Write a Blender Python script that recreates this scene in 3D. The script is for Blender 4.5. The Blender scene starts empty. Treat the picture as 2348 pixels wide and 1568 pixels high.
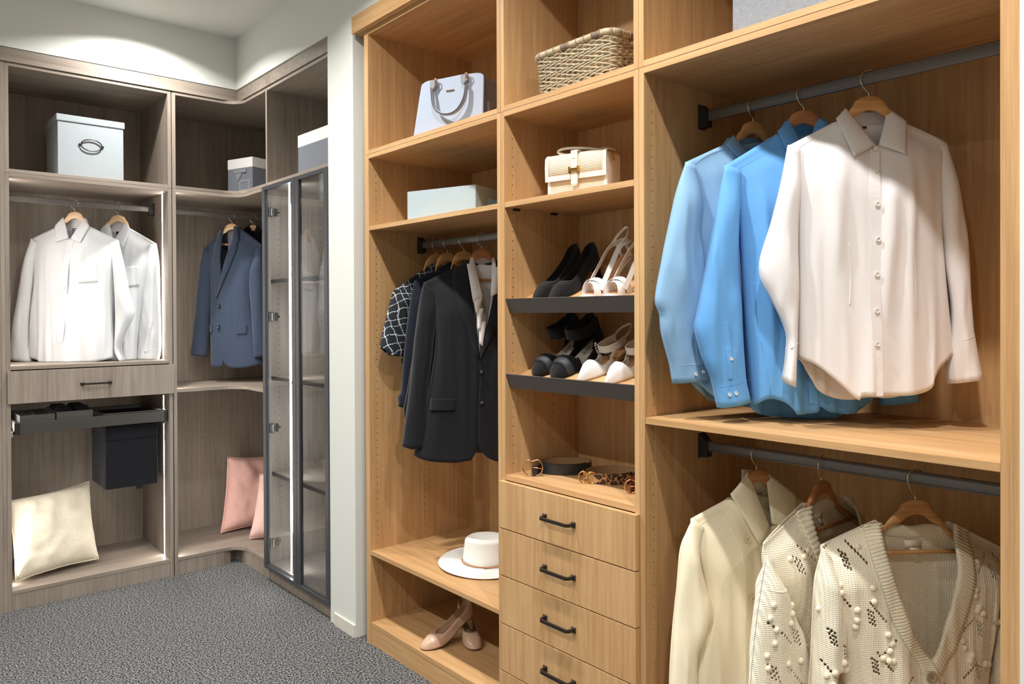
import bpy, bmesh, math, random
import numpy as np
from mathutils import Vector, Matrix, noise

# ------------------------------------------------------------------ camera
W_PX, H_PX = 2348, 1568
CAM_H = 1.431
FOC = 1739.81
CX, CY = 1174.0, 729.9
_yaw, _pit, _rol = math.radians(40.6864), math.radians(-0.34495), math.radians(-0.24387)
_r = Vector((math.cos(_yaw), -math.sin(_yaw), 0)); _f = Vector((math.sin(_yaw), math.cos(_yaw), 0)); _u = Vector((0, 0, 1))
FWD = _f*math.cos(_pit) + _u*math.sin(_pit); _u2 = _u*math.cos(_pit) - _f*math.sin(_pit)
RGT = _r*math.cos(_rol) + _u2*math.sin(_rol); UPV = _u2*math.cos(_rol) - _r*math.sin(_rol)
CAM = Vector((0, 0, CAM_H))

scene = bpy.context.scene
COL = scene.collection
cd = bpy.data.cameras.new('camera')
cam = bpy.data.objects.new('camera', cd); COL.objects.link(cam)
cd.sensor_fit = 'HORIZONTAL'; cd.sensor_width = 36.0
cd.lens = FOC/W_PX*36.0
cd.shift_x = 0.0
cd.shift_y = -(H_PX/2-CY)/W_PX
cd.clip_start = 0.05; cd.clip_end = 50
m = Matrix((RGT, UPV, -FWD)).transposed().to_4x4(); m.translation = CAM
cam.matrix_world = m
scene.camera = cam

# ------------------------------------------------------------------ world, exposure, lamps
world = bpy.data.worlds.new('world'); scene.world = world
world.use_nodes = True
world.node_tree.nodes['Background'].inputs[0].default_value = (1.0, 1.0, 1.0, 1)
world.node_tree.nodes['Background'].inputs[1].default_value = 0.0       # a closed room: all light comes from its lamps
vs = scene.view_settings
vs.view_transform = 'Standard'; vs.look = 'None'; vs.gamma = 1.0; vs.use_curve_mapping = False
vs.exposure = -0.3
DOWNLIGHT_W = 26.0      # watts of each ceiling downlight, all alike
LED_STRENGTH = 72.0
CEIL_Z = 3.016
DOWNLIGHTS = [(1.02, 0.45), (1.02, 1.45), (1.02, 2.65), (1.108, 4.0), (-0.6, 0.2), (-0.6, 1.8), (-0.6, 3.4), (0.2,-1.4)]

# ------------------------------------------------------------------ pixel helpers
def ray(x, y): return FWD + RGT*((x-CX)/FOC) - UPV*((y-CY)/FOC)
def at(x, y, axis, v):
    d = ray(x, y); t = (v-CAM[axis])/d[axis]; return CAM + d*t
def srgb(r, g, b):
    def c(v):
        v /= 255.0
        return v/12.92 if v <= 0.04045 else ((v+0.055)/1.055)**2.4
    return (c(r), c(g), c(b), 1.0)
def lerp(a, b, t): return a+(b-a)*t
def sstep(a, b, x):
    t = min(1, max(0, (x-a)/(b-a))); return t*t*(3-2*t)
def interp(tab, x):
    if x <= tab[0][0]: return tab[0][1]
    for (a, va), (b, vb) in zip(tab, tab[1:]):
        if x <= b: return va+(vb-va)*(x-a)/(b-a)
    return tab[-1][1]

# ------------------------------------------------------------------ materials
MATS = {}
def newmat(name):
    mt = bpy.data.materials.new(name); mt.use_nodes = True
    MATS[name] = mt
    nt = mt.node_tree; b = nt.nodes['Principled BSDF']
    return mt, nt, b
def plain(name, col, rough=0.5, metal=0.0, bump=0.0, bscale=300, spec=None, sheen=0, vary=0.0, coat=0):
    mt, nt, b = newmat(name)
    b.inputs['Base Color'].default_value = col
    b.inputs['Roughness'].default_value = rough; b.inputs['Metallic'].default_value = metal
    if spec is not None: b.inputs['Specular IOR Level'].default_value = spec
    if sheen: b.inputs['Sheen Weight'].default_value = sheen
    if coat: b.inputs['Coat Weight'].default_value = coat; b.inputs['Coat Roughness'].default_value = 0.05
    if bump or vary:
        tc = nt.nodes.new('ShaderNodeTexCoord'); n = nt.nodes.new('ShaderNodeTexNoise')
        n.inputs['Scale'].default_value = bscale; n.inputs['Detail'].default_value = 3
        nt.links.new(tc.outputs['Object'], n.inputs['Vector'])
        if bump:
            bp = nt.nodes.new('ShaderNodeBump'); bp.inputs['Strength'].default_value = bump; bp.inputs['Distance'].default_value = 0.002
            nt.links.new(n.outputs['Fac'], bp.inputs['Height']); nt.links.new(bp.outputs['Normal'], b.inputs['Normal'])
        if vary:
            rp = nt.nodes.new('ShaderNodeValToRGB'); rp.color_ramp.elements[0].position = 0.3; rp.color_ramp.elements[1].position = 0.7
            rp.color_ramp.elements[0].color = tuple(c*(1-vary) for c in col[:3])+(1,)
            rp.color_ramp.elements[1].color = tuple(min(1, c*(1+vary)) for c in col[:3])+(1,)
            nt.links.new(n.outputs['Fac'], rp.inputs['Fac']); nt.links.new(rp.outputs['Color'], b.inputs['Base Color'])
    return mt
def wood(name, dark, mid, light, axis, rough=0.5, fine=420):
    mt, nt, b = newmat(name)
    N = nt.nodes.new; L = nt.links.new
    tc = N('ShaderNodeTexCoord'); oi = N('ShaderNodeObjectInfo')
    off = N('ShaderNodeVectorMath'); off.operation = 'SCALE'
    cmb = N('ShaderNodeCombineXYZ')
    for i in range(3): L(oi.outputs['Random'], cmb.inputs[i])
    L(cmb.outputs[0], off.inputs[0]); off.inputs['Scale'].default_value = 7.3
    add = N('ShaderNodeVectorMath'); L(tc.outputs['Object'], add.inputs[0]); L(off.outputs[0], add.inputs[1])
    def nz(across, along, detail, dist=0):
        mp = N('ShaderNodeMapping'); s = [across]*3; s['xyz'.index(axis)] = along
        mp.inputs['Scale'].default_value = s
        L(add.outputs[0], mp.inputs['Vector'])
        n = N('ShaderNodeTexNoise'); n.inputs['Scale'].default_value = 1; n.inputs['Detail'].default_value = detail
        n.inputs['Distortion'].default_value = dist
        L(mp.outputs[0], n.inputs['Vector']); return n.outputs['Fac']
    big = nz(9, .8, 3, .6); md = nz(60, 2.2, 4); fn = nz(fine, 9, 2)
    m1 = N('ShaderNodeMath'); m1.operation = 'MULTIPLY_ADD'; L(md, m1.inputs[0]); m1.inputs[1].default_value = .55
    m2 = N('ShaderNodeMath'); m2.operation = 'MULTIPLY'; L(big, m2.inputs[0]); m2.inputs[1].default_value = .45
    L(m2.outputs[0], m1.inputs[2])
    m3 = N('ShaderNodeMath'); m3.operation = 'MULTIPLY_ADD'; L(fn, m3.inputs[0]); m3.inputs[1].default_value = .38
    m4 = N('ShaderNodeMath'); m4.operation = 'SUBTRACT'; L(m1.outputs[0], m4.inputs[0]); m4.inputs[1].default_value = .19
    L(m4.outputs[0], m3.inputs[2])
    rp = N('ShaderNodeValToRGB'); e = rp.color_ramp.elements
    e[0].position = .30; e[0].color = dark; e[1].position = .66; e[1].color = light
    k = e.new(.48); k.color = mid
    L(m3.outputs[0], rp.inputs['Fac']); L(rp.outputs['Color'], b.inputs['Base Color'])
    b.inputs['Roughness'].default_value = rough; b.inputs['Specular IOR Level'].default_value = .35
    bp = N('ShaderNodeBump'); bp.inputs['Strength'].default_value = .12; bp.inputs['Distance'].default_value = .001
    L(fn, bp.inputs['Height']); L(bp.outputs['Normal'], b.inputs['Normal'])
    return mt
def cloth(name, col, weave=900, bump=.25, sheen=.15, rough=.9, vary=.06, spec=.2, trans=0):
    mt, nt, b = newmat(name)
    N = nt.nodes.new; L = nt.links.new
    tc = N('ShaderNodeTexCoord')
    hs = []
    for sc in ((weave, weave*.35, weave*.12), (weave*.12, weave*.35, weave)):
        mp = N('ShaderNodeMapping'); mp.inputs['Scale'].default_value = sc; L(tc.outputs['Object'], mp.inputs['Vector'])
        n = N('ShaderNodeTexNoise'); n.inputs['Scale'].default_value = 1; n.inputs['Detail'].default_value = 2
        L(mp.outputs[0], n.inputs['Vector']); hs.append(n.outputs['Fac'])
    ad = N('ShaderNodeMath'); ad.operation = 'ADD'; L(hs[0], ad.inputs[0]); L(hs[1], ad.inputs[1])
    dv = N('ShaderNodeMath'); dv.operation = 'MULTIPLY'; dv.inputs[1].default_value = .5; L(ad.outputs[0], dv.inputs[0])
    rp = N('ShaderNodeValToRGB'); e = rp.color_ramp.elements; e[0].position = .35; e[1].position = .65
    e[0].color = tuple(c*(1-vary) for c in col[:3])+(1,); e[1].color = tuple(min(1, c*(1+vary)) for c in col[:3])+(1,)
    L(dv.outputs[0], rp.inputs['Fac']); L(rp.outputs['Color'], b.inputs['Base Color'])
    bp = N('ShaderNodeBump'); bp.inputs['Strength'].default_value = bump; bp.inputs['Distance'].default_value = .0008
    L(dv.outputs[0], bp.inputs['Height']); L(bp.outputs['Normal'], b.inputs['Normal'])
    b.inputs['Roughness'].default_value = rough; b.inputs['Sheen Weight'].default_value = sheen
    b.inputs['Specular IOR Level'].default_value = spec
    return mt
def emit(name, col, strength):
    mt, nt, b = newmat(name)
    b.inputs['Base Color'].default_value = (1, 1, 1, 1)
    b.inputs['Emission Color'].default_value = col; b.inputs['Emission Strength'].default_value = strength
    return mt

OAKC = (srgb(180, 138, 92), srgb(197, 155, 107), srgb(210, 171, 124))
BRNC = (srgb(126, 114, 103), srgb(145, 133, 121), srgb(159, 147, 135))
for ax in 'xyz':
    wood('oak_'+ax, *OAKC, ax); wood('brown_'+ax, *BRNC, ax)
wood('hanger_wood', srgb(176, 124, 72), srgb(206, 152, 96), srgb(222, 172, 118), 'x', .35, 200)
wood('hanger_wood_red', srgb(160, 100, 60), srgb(190, 128, 82), srgb(206, 148, 100), 'x', .35, 200)
wood('hanger_wood_pale', srgb(214, 172, 128), srgb(232, 194, 152), srgb(240, 208, 170), 'x', .4, 200)
plain('wall_paint', srgb(226, 228, 222), .75, bump=.04, bscale=400)
plain('ceiling_paint', srgb(222, 224, 218), .8)
plain('skirting', srgb(222, 218, 206), .6, vary=.06, bscale=40)
plain('dark_metal', srgb(86, 81, 77), .5, .15)
plain('rod_metal', srgb(112, 108, 104), .36, .3)
plain('bracket', srgb(44, 41, 39), .5, .3)
plain('black_frame', srgb(74, 75, 78), .4, .25)
plain('handle_metal', srgb(72, 66, 62), .32, .85)
plain('steel', srgb(200, 200, 195), .22, 1.0)
plain('hook_metal', srgb(214, 206, 190), .22, 1.0)
plain('gold', srgb(214, 168, 92), .2, 1.0)
plain('rose_gold', srgb(226, 176, 140), .16, 1.0)
plain('hole', srgb(58, 40, 26), .9)
plain('cam_cap', srgb(168, 140, 108), .5)
plain('cam_cap_oak', srgb(190, 148, 100), .5)
emit('led', (1.0, .93, .86, 1), LED_STRENGTH)
emit('led_cool', (.92, .97, 1.0, 1), LED_STRENGTH)
emit('lens', (1.0, .97, .93, 1), 30)

# ------------------------------------------------------------------ object helpers
def thing(name, label, cat, loc=(0, 0, 0), rotz=0.0, group=None, rot=None):
    o = bpy.data.objects.new(name, None); COL.objects.link(o)
    o.empty_display_size = .05
    o.location = loc
    o.rotation_euler = rot if rot is not None else (0, 0, rotz)
    o['label'] = label; o['category'] = cat
    if group: o['group'] = group
    return o
def tag(o, label, cat, group=None):
    o['label'] = label; o['category'] = cat
    if group: o['group'] = group
    return o
def fin(name, bm_or, mat, parent=None, smooth=False, bevel=0, solid=0, subsurf=0, label=None, kind=None, angle=None):
    me = bpy.data.meshes.new(name)
    v, f = bm_or
    me.from_pydata([tuple(p) for p in v], [], f); me.update()
    mats = mat if isinstance(mat, (list, tuple)) else [mat]
    for q in mats: me.materials.append(MATS[q])
    if smooth:
        me.polygons.foreach_set('use_smooth', [True]*len(me.polygons))
        if angle: me.set_sharp_from_angle(angle=math.radians(angle))
    o = bpy.data.objects.new(name, me); COL.objects.link(o)
    if parent: o.parent = parent
    if solid:
        md = o.modifiers.new('solid', 'SOLIDIFY'); md.thickness = solid; md.offset = 0
    if bevel:
        md = o.modifiers.new('bevel', 'BEVEL'); md.width = bevel; md.segments = 2; md.limit_method = 'ANGLE'
    if subsurf:
        md = o.modifiers.new('sub', 'SUBSURF'); md.levels = subsurf; md.render_levels = subsurf
    if label: o['label'] = label
    if kind: o['kind'] = kind
    return o

class MB:
    def __init__(s): s.v = []; s.f = []
    def data(s): return s.v, s.f
    def add(s, v, f):
        n = len(s.v); s.v += [Vector(p) for p in v]; s.f += [tuple(i+n for i in q) for q in f]; return s
    def box(s, x0, x1, y0, y1, z0, z1, M=None):
        v = [Vector((x, y, z)) for x in (x0, x1) for y in (y0, y1) for z in (z0, z1)]
        if M is not None: v = [M @ p for p in v]
        return s.add(v, [(0, 1, 3, 2), (4, 6, 7, 5), (0, 4, 5, 1), (2, 3, 7, 6), (0, 2, 6, 4), (1, 5, 7, 3)])
    def grid(s, P, close_u=False, close_v=False, flip=False):
        nv = len(P); nu = len(P[0]); v = [p for row in P for p in row]; f = []
        for j in range(nv if close_v else nv-1):
            for i in range(nu if close_u else nu-1):
                a, b = j*nu+i, j*nu+(i+1) % nu; c, d = ((j+1) % nv)*nu+(i+1) % nu, ((j+1) % nv)*nu+i
                f.append((a, d, c, b) if flip else (a, b, c, d))
        return s.add(v, f)
    def tube(s, pts, r, n=8, closed=False, flat=1.0, caps=True):
        pts = [Vector(p) for p in pts]; k = len(pts); rings = []
        up = None
        for i, p in enumerate(pts):
            if closed: t = pts[(i+1) % k]-pts[i-1]
            else: t = pts[min(i+1, k-1)]-pts[max(i-1, 0)]
            t.normalize()
            if up is None:
                up = Vector((0, 0, 1)) if abs(t.z) < .9 else Vector((1, 0, 0))
            a = up - t*up.dot(t)
            if a.length < 1e-6: a = t.orthogonal()
            a.normalize(); up = a; b = t.cross(a)
            rr = r[i] if isinstance(r, (list, tuple)) else r
            rings.append([p+a*(rr*math.cos(2*math.pi*q/n))+b*(rr*flat*math.sin(2*math.pi*q/n)) for q in range(n)])
        base = len(s.v)
        s.grid(rings, close_u=True, close_v=closed)
        if not closed and caps:
            s.f.append(tuple(base+i for i in range(n))[::-1]); s.f.append(tuple(base+(k-1)*n+i for i in range(n)))
        return s
    def prism(s, poly, z0, z1, M=None):
        n = len(poly); v = [Vector((x, y, z0)) for x, y in poly]+[Vector((x, y, z1)) for x, y in poly]
        if M is not None: v = [M @ p for p in v]
        f = [tuple(range(n))[::-1], tuple(range(n, 2*n))]+[(i, (i+1) % n, n+(i+1) % n, n+i) for i in range(n)]
        return s.add(v, f)
    def lathe(s, prof, n=24, M=None, sx=1, sy=1):
        P = []
        for r, z in prof:
            row = [Vector((r*sx*math.cos(2*math.pi*i/n), r*sy*math.sin(2*math.pi*i/n), z)) for i in range(n)]
            if M is not None: row = [M @ p for p in row]
            P.append(row)
        return s.grid(P, close_u=True)
    def ribbon(s, pts, nrm, width, thick, widths=None):
        """flat strap along pts; nrm = list of face normals (or one)."""
        pts = [Vector(p) for p in pts]; k = len(pts); P = []
        for i, p in enumerate(pts):
            t = (pts[min(i+1, k-1)]-pts[max(i-1, 0)]).normalized()
            n = Vector(nrm[i] if isinstance(nrm, list) else nrm); n = (n-t*n.dot(t)).normalized()
            b = t.cross(n); w = (widths[i] if widths else width)/2; h = thick/2
            P.append([p+b*w+n*h, p-b*w+n*h, p-b*w-n*h, p+b*w-n*h])
        base = len(s.v)
        s.grid(P, close_u=True)
        s.f.append((base+3, base+2, base+1, base)); q = base+(k-1)*4; s.f.append((q, q+1, q+2, q+3))
        return s
def sphere_data(r, nu=8, nv=6, sx=1, sy=1, sz=1, c=(0, 0, 0)):
    b = MB(); c = Vector(c)
    P = []
    for j in range(nv+1):
        th = math.pi*(j/nv*.998+.001)
        P.append([c+Vector((r*sx*math.sin(th)*math.cos(2*math.pi*i/nu), r*sy*math.sin(th)*math.sin(2*math.pi*i/nu), r*sz*math.cos(th))) for i in range(nu)])
    b.grid(P, close_u=True, flip=True); return b
def spline(pts, n, closed=False):
    """Catmull-Rom through pts, resampled to n points by arc length."""
    P = [Vector(p) for p in pts]; k = len(P); out = []
    if k == 2: return [P[0].lerp(P[1], i/(n-1)) for i in range(n)]
    segs = k if closed else k-1
    for i in range(segs):
        p1, p2 = P[i], P[(i+1) % k]
        p0 = P[i-1] if (i > 0 or closed) else p1*2-p2
        p3 = P[(i+2) % k] if (i+2 < k or closed) else p2*2-p1
        for q in range(12):
            t = q/12
            out.append(.5*((2*p1)+(p2-p0)*t+(2*p0-5*p1+4*p2-p3)*t*t+(3*p1-p0-3*p2+p3)*t**3))
    out.append(P[0].copy() if closed else P[-1].copy())
    return resample(out, n)
def resample(P, n):
    P = [Vector(p) for p in P]
    L = [0]
    for a, b in zip(P, P[1:]): L.append(L[-1]+(b-a).length)
    T = L[-1]; res = []; j = 0
    for i in range(n):
        d = T*i/(n-1)
        while j < len(P)-2 and L[j+1] < d: j += 1
        s = (d-L[j])/max(1e-9, L[j+1]-L[j]); res.append(P[j].lerp(P[j+1], min(1, max(0, s))))
    return res
# ------------------------------------------------------------------ the room
D = 1.6725            # front plane of the oak and glass-door wardrobes (x)
E = 4.3667            # front plane of the brown wardrobe (y)
WX = 1.656            # white wall face (x)
TH = 0.018
ROOM = dict(x0=-2.3, y0=-2.6)

def struct(name, mb, mat, **k):
    o = fin(name, mb.data(), mat, **k); o['kind'] = 'structure'; return o

# carpet
mt, nt, b = newmat('carpet')
N = nt.nodes.new; L = nt.links.new
tc = N('ShaderNodeTexCoord')
n1 = N('ShaderNodeTexNoise'); n1.inputs['Scale'].default_value = 150; n1.inputs['Detail'].default_value = 2
n2 = N('ShaderNodeTexVoronoi'); n2.inputs['Scale'].default_value = 200
n3 = N('ShaderNodeTexNoise'); n3.inputs['Scale'].default_value = 3; n3.inputs['Detail'].default_value = 3
for q in (n1, n2, n3): L(tc.outputs['Object'], q.inputs['Vector'])
rp = N('ShaderNodeValToRGB'); e = rp.color_ramp.elements
e[0].position = .43; e[0].color = srgb(44, 44, 45); e[1].position = .60; e[1].color = srgb(160, 158, 152)
L(n1.outputs['Fac'], rp.inputs['Fac'])
mx = N('ShaderNodeMix'); mx.data_type = 'RGBA'; mx.blend_type = 'MULTIPLY'; mx.inputs['Factor'].default_value = .35
L(rp.outputs['Color'], mx.inputs['A']); L(n2.outputs['Color'], mx.inputs['B'])
hs = N('ShaderNodeHueSaturation'); hs.inputs['Saturation'].default_value = .12; L(mx.outputs['Result'], hs.inputs['Color'])
L(hs.outputs['Color'], b.inputs['Base Color']); b.inputs['Roughness'].default_value = 1; b.inputs['Specular IOR Level'].default_value = .1
bp = N('ShaderNodeBump'); bp.inputs['Strength'].default_value = .9; bp.inputs['Distance'].default_value = .006
ad = N('ShaderNodeMath'); ad.operation = 'MULTIPLY_ADD'; ad.inputs[1].default_value = -.6
L(n2.outputs['Distance'], ad.inputs[0]); L(n1.outputs['Fac'], ad.inputs[2]); L(ad.outputs[0], bp.inputs['Height']); L(bp.outputs['Normal'], b.inputs['Normal'])

struct('floor', MB().box(ROOM['x0'], 2.4, ROOM['y0'], 5.1, -.05, 0), 'carpet')
struct('ceiling', MB().box(ROOM['x0'], 2.4, ROOM['y0'], 5.1, CEIL_Z, CEIL_Z+.05), 'ceiling_paint')
YC0, YC1 = 2.995, 3.232      # white pier between the two wardrobes
YE = .461                    # right end of the oak wardrobe
wr = MB()
wr.box(WX, 2.4, YC0, YC1, 0, CEIL_Z)                       # pier
wr.box(WX, 2.4, YE, YC0, 2.735, CEIL_Z)                    # above oak wardrobe
wr.box(WX, 2.4, YC1, E-.012, 2.727, CEIL_Z)                # above glass cabinet
wr.box(WX, 2.4, ROOM['y0'], YE-.001, 0, CEIL_Z)                 # right of the oak wardrobe
wr.box(2.27, 2.4, YE, YC0, 0, 2.735)                       # behind oak
wr.box(2.27, 2.4, YC1, 5.1, 0, 2.727)
struct('wall_right', wr, 'wall_paint')
wb = MB()
wb.box(ROOM['x0'], 2.4, E-.012, 5.1, 2.727, CEIL_Z)
wb.box(ROOM['x0'], .30, E-.012, 5.1, 0, 2.727)
wb.box(.30, 2.27, 4.93, 5.1, 0, 2.727)
struct('wall_back', wb, 'wall_paint')
struct('wall_left', MB().box(ROOM['x0']-.1, ROOM['x0'], ROOM['y0'], 5.1, 0, CEIL_Z), 'wall_paint')
struct('wall_front', MB().box(ROOM['x0']-.1, 2.4, ROOM['y0']-.1, ROOM['y0'], 0, CEIL_Z), 'wall_paint')
# skirting stub with a broken end on the pier
sk = MB(); sk.prism([(WX-.008, YC0+.002), (WX, YC0+.002), (WX, YC1-.035), (WX-.007, YC1-.05)], 0, .055)
struct('baseboard_right', sk, 'skirting')

# ------------------------------------------------------------------ ceiling downlights
for i, (x, y) in enumerate(DOWNLIGHTS):
    t = thing('ceiling_downlight_offscreen', 'small round recessed ceiling downlight with a white ring', 'downlight', (x, y, CEIL_Z), group='ceiling downlights')
    fin('trim_ring', MB().lathe([(.042, -.0005), (.042, -.006), (.052, -.006), (.056, -.0005)], 28).data(), 'ceiling_paint', t, True)
    fin('lens_offscreen', MB().lathe([(.0, -.002), (.041, -.002)], 28).data(), 'lens', t)
    ld = bpy.data.lights.new('ceiling_downlight_lamp_offscreen', 'AREA'); ld.shape = 'DISK'; ld.size = .085; ld.energy = DOWNLIGHT_W
    ld.color = (1.0, .975, .945); ld.spread = math.radians(142)
    lo = bpy.data.objects.new('ceiling_downlight_lamp_offscreen', ld); COL.objects.link(lo); lo.parent = t; lo.location = (0, 0, -.009)

# ------------------------------------------------------------------ wardrobe building blocks
class Unit:
    def __init__(s, name, label, cat, loc, group=None):
        s.loc = Vector(loc); s.o = thing(name, label, cat, loc, group=group)
    def board(s, name, x0, x1, y0, y1, z0, z1, mat, parent=None, bevel=.0006, **k):
        l = s.loc
        return fin(name, MB().box(x0-l.x, x1-l.x, y0-l.y, y1-l.y, z0-l.z, z1-l.z).data(), mat, parent or s.o, bevel=bevel, **k)
    def mesh(s, name, mb, mat, parent=None, **k):
        mb.v = [p-s.loc for p in mb.v]
        return fin(name, mb.data(), mat, parent or s.o, **k)

def disc(mb, c, nrm, r, n=8):
    c = Vector(c); nrm = Vector(nrm).normalized(); a = nrm.orthogonal().normalized(); b = nrm.cross(a)
    base = len(mb.v); mb.v += [c+a*(r*math.cos(2*math.pi*i/n))+b*(r*math.sin(2*math.pi*i/n)) for i in range(n)]
    mb.f.append(tuple(range(base, base+n)))
def drill(panel, ax, sgn, ca, cz, aa):
    """drill rows of real 5 mm shelf-pin holes into one face of a board: ax = face axis, sgn = which face, aa = in-plane axis,
    ca = hole columns along aa, cz = hole heights (all in the panel's own coordinates)"""
    me = panel.data; xs = [[v.co[k] for v in me.vertices] for k in range(3)]
    lo, hi = [min(q) for q in xs], [max(q) for q in xs]; p = hi[ax] if sgn > 0 else lo[ax]
    V = [v.co.copy() for v in me.vertices]; F = []
    for f in me.polygons:
        if all(abs(V[k][ax]-p) < 1e-6 for k in f.vertices): continue
        F.append(tuple(f.vertices))
    def P(a, z, d=0.0):
        q = Vector((0, 0, 0)); q[ax] = p-sgn*d; q[aa] = a; q.z = z; V.append(q); return len(V)-1
    def rect(a0, a1, z0, z1):
        if a1-a0 > 1e-6 and z1-z0 > 1e-6: F.append((P(a0, z0), P(a1, z0), P(a1, z1), P(a0, z1)))
    h, r, n = .004, .0027, 8; last = lo[aa]
    for c in sorted(ca):
        if not (lo[aa]+h < c < hi[aa]-h): continue
        rect(last, c-h, lo[2], hi[2]); zl = lo[2]
        for z in sorted(cz):
            if not (lo[2]+h < z < hi[2]-h): continue
            rect(c-h, c+h, zl, z-h)
            sq = [(1, 0), (1, 1), (0, 1), (-1, 1), (-1, 0), (-1, -1), (0, -1), (1, -1)]
            o = [P(c+h*x, z+h*y) for x, y in sq]
            k = [P(c+r*math.cos(math.pi*i/4), z+r*math.sin(math.pi*i/4)) for i in range(n)]
            e = [P(c+r*math.cos(math.pi*i/4), z+r*math.sin(math.pi*i/4), .010) for i in range(n)]
            for i in range(n):
                F.append((o[i], o[(i+1) % n], k[(i+1) % n], k[i])); F.append((k[i], k[(i+1) % n], e[(i+1) % n], e[i]))
            F.append(tuple(e)); zl = z+h
        rect(c-h, c+h, zl, hi[2]); last = c+h
    rect(last, hi[aa], lo[2], hi[2])
    mat = me.materials[0]; nm = bpy.data.meshes.new(me.name); nm.from_pydata([tuple(v) for v in V], [], F); nm.update(); nm.materials.append(mat)
    panel.data = nm
    for md in list(panel.modifiers): panel.modifiers.remove(md)
def oval_ring(c, ax, w, h, n=20):
    ax = Vector(ax); side = Vector((0, 0, 1)).cross(ax).normalized()
    out = []
    for i in range(n):
        a = 2*math.pi*i/n; ca, sa = math.cos(a), math.sin(a)
        out.append(Vector(c)+side*(w/2*math.copysign(abs(ca)**.6, ca))+Vector((0, 0, h/2*math.copysign(abs(sa)**.6, sa))))
    return out
def rod(unit, p0, p1, parent=None):
    """oval hanging rail with wedge end brackets; sides of the rail carry a shallow flute"""
    p0, p1 = Vector(p0), Vector(p1); ax = (p1-p0).normalized()
    mb = MB(); mb.grid([oval_ring(p0, ax, .016, .032), oval_ring(p1, ax, .016, .032)], close_u=True)
    r = unit.mesh('hanging_rail', mb, 'rod_metal', smooth=True, angle=50)
    side = Vector((0, 0, 1)).cross(ax)
    fl = MB()
    for sg in (-1, 1):
        for zz in (-.0105, .0105):
            c = side*(sg*.0079)+Vector((0, 0, zz))
            fl.tube([p0+c, p1+c], .0008, 4)
    unit.mesh('rail_flute', fl, 'rod_metal', r)
    for p, sg in ((p0, 1), (p1, -1)):
        b = MB(); n = ax*sg; s2 = side
        def R(z0, z1, off, hw): return [p+n*off+s2*x+Vector((0, 0, z)) for x, z in ((-hw, z0), (hw, z0), (hw, z1), (-hw, z1))]
        q0 = R(-.036, .036, .0003, .016); q1 = R(-.030, -.006, .03, .0135); qm = R(-.034, .036, .006, .016); qt = R(-.033, .012, .03, .0135)
        b.add(q0+qm+qt, [(0, 1, 2, 3), (8, 9, 10, 11)]+[(i, (i+1) % 4, 4+(i+1) % 4, 4+i) for i in range(4)]+[(4+i, 4+(i+1) % 4, 8+(i+1) % 4, 8+i) for i in range(4)])
        unit.mesh('rail_bracket', b, 'bracket', r, bevel=.001)
    return r
def bar_handle(unit, c, along, out, length, parent, mat='handle_metal'):
    """square bar pull with two angled feet on small plates"""
    c = Vector(c); a = Vector(along); o = Vector(out); u = a.cross(o)
    mb = MB()
    h = length/2
    path = [c-a*h+o*.002, c-a*h+o*.010, c-a*(h-.012)+o*.026, c+a*(h-.012)+o*.026, c+a*h+o*.010, c+a*h+o*.002]
    path = [c-a*h+o*.001, c-a*(h-.002)+o*.020, c-a*(h-.008)+o*.027, c+a*(h-.008)+o*.027, c+a*(h-.002)+o*.020, c+a*h+o*.001]
    P = []
    for i, p in enumerate(path):
        t = (path[min(i+1, 5)]-path[max(0, i-1)]).normalized(); nn = u.cross(t).normalized()
        P.append([p+u*.005+nn*.004, p-u*.005+nn*.004, p-u*.005-nn*.004, p+u*.005-nn*.004])
    mb.grid(P, close_u=True)
    for sg in (-1, 1):
        q = c+a*(h*sg); k = len(mb.v)
        vv = [q+a*dx+u*dz+o*dy for dy, s in ((0, 1), (.0035, 1), (.006, .6)) for dx, dz in ((-.009*s, -.009*s), (.009*s, -.009*s), (.009*s, .009*s), (-.009*s, .009*s))]
        mb.add(vv, [(0, 1, 2, 3)[::-1], (8, 9, 10, 11)]+[(r*4+i, r*4+(i+1) % 4, r*4+4+(i+1) % 4, r*4+4+i) for r in (0, 1) for i in range(4)])
    return unit.mesh('handle', mb, mat, parent, bevel=.0008)

ZJ = 2.122                    # joint between base units and top boxes
ZTOP = 2.640
HZ = [0.21+.032*i for i in range(58)]
# ------------------------------------------------------------------ oak wardrobe
Y1L, Y1R = 2.893, 2.021        # opening of the hanging unit with dark jackets
Y2L, Y2R = 1.983, 1.411        # shoe and drawer unit
Y3L, Y3R = 1.374, .497         # shirt unit
XB = 2.236; XB2 = 2.032
def oak_base(name, label, yl, yr, xb, floor_z=.096, side_r_only_inner=False):
    u = Unit(name, label, 'wardrobe', (D+.25, (yl+yr)/2, 0), 'oak wardrobe units')
    tl = TH if yl != Y1L else TH; 
    L_ = u.board('side_panel', D, xb+TH, yl, yl+TH, 0, ZJ-.0006, 'oak_z')
    R_ = u.board('side_panel', D, xb+TH, yr-TH, yr, 0, ZJ-.0006, 'oak_z')
    u.board('back_panel', xb, xb+TH, yr, yl, 0.03, ZJ-TH, 'oak_z')
    u.board('top_panel', D, xb+TH, yr, yl, ZJ-TH, ZJ-.0006, 'oak_y')
    return u, L_, R_
def oak_shelf(u, yl, yr, z, xb, name='shelf'):
    return u.board(name, D+.001, xb, yr+.0005, yl-.0005, z-TH, z, 'oak_y')
def holes_y(u, pan, y, sg, xb, depths, zs=HZ):
    drill(pan, 1, sg, [D+d-u.loc.x for d in depths], [z-u.loc.z for z in zs], 0)

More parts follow.
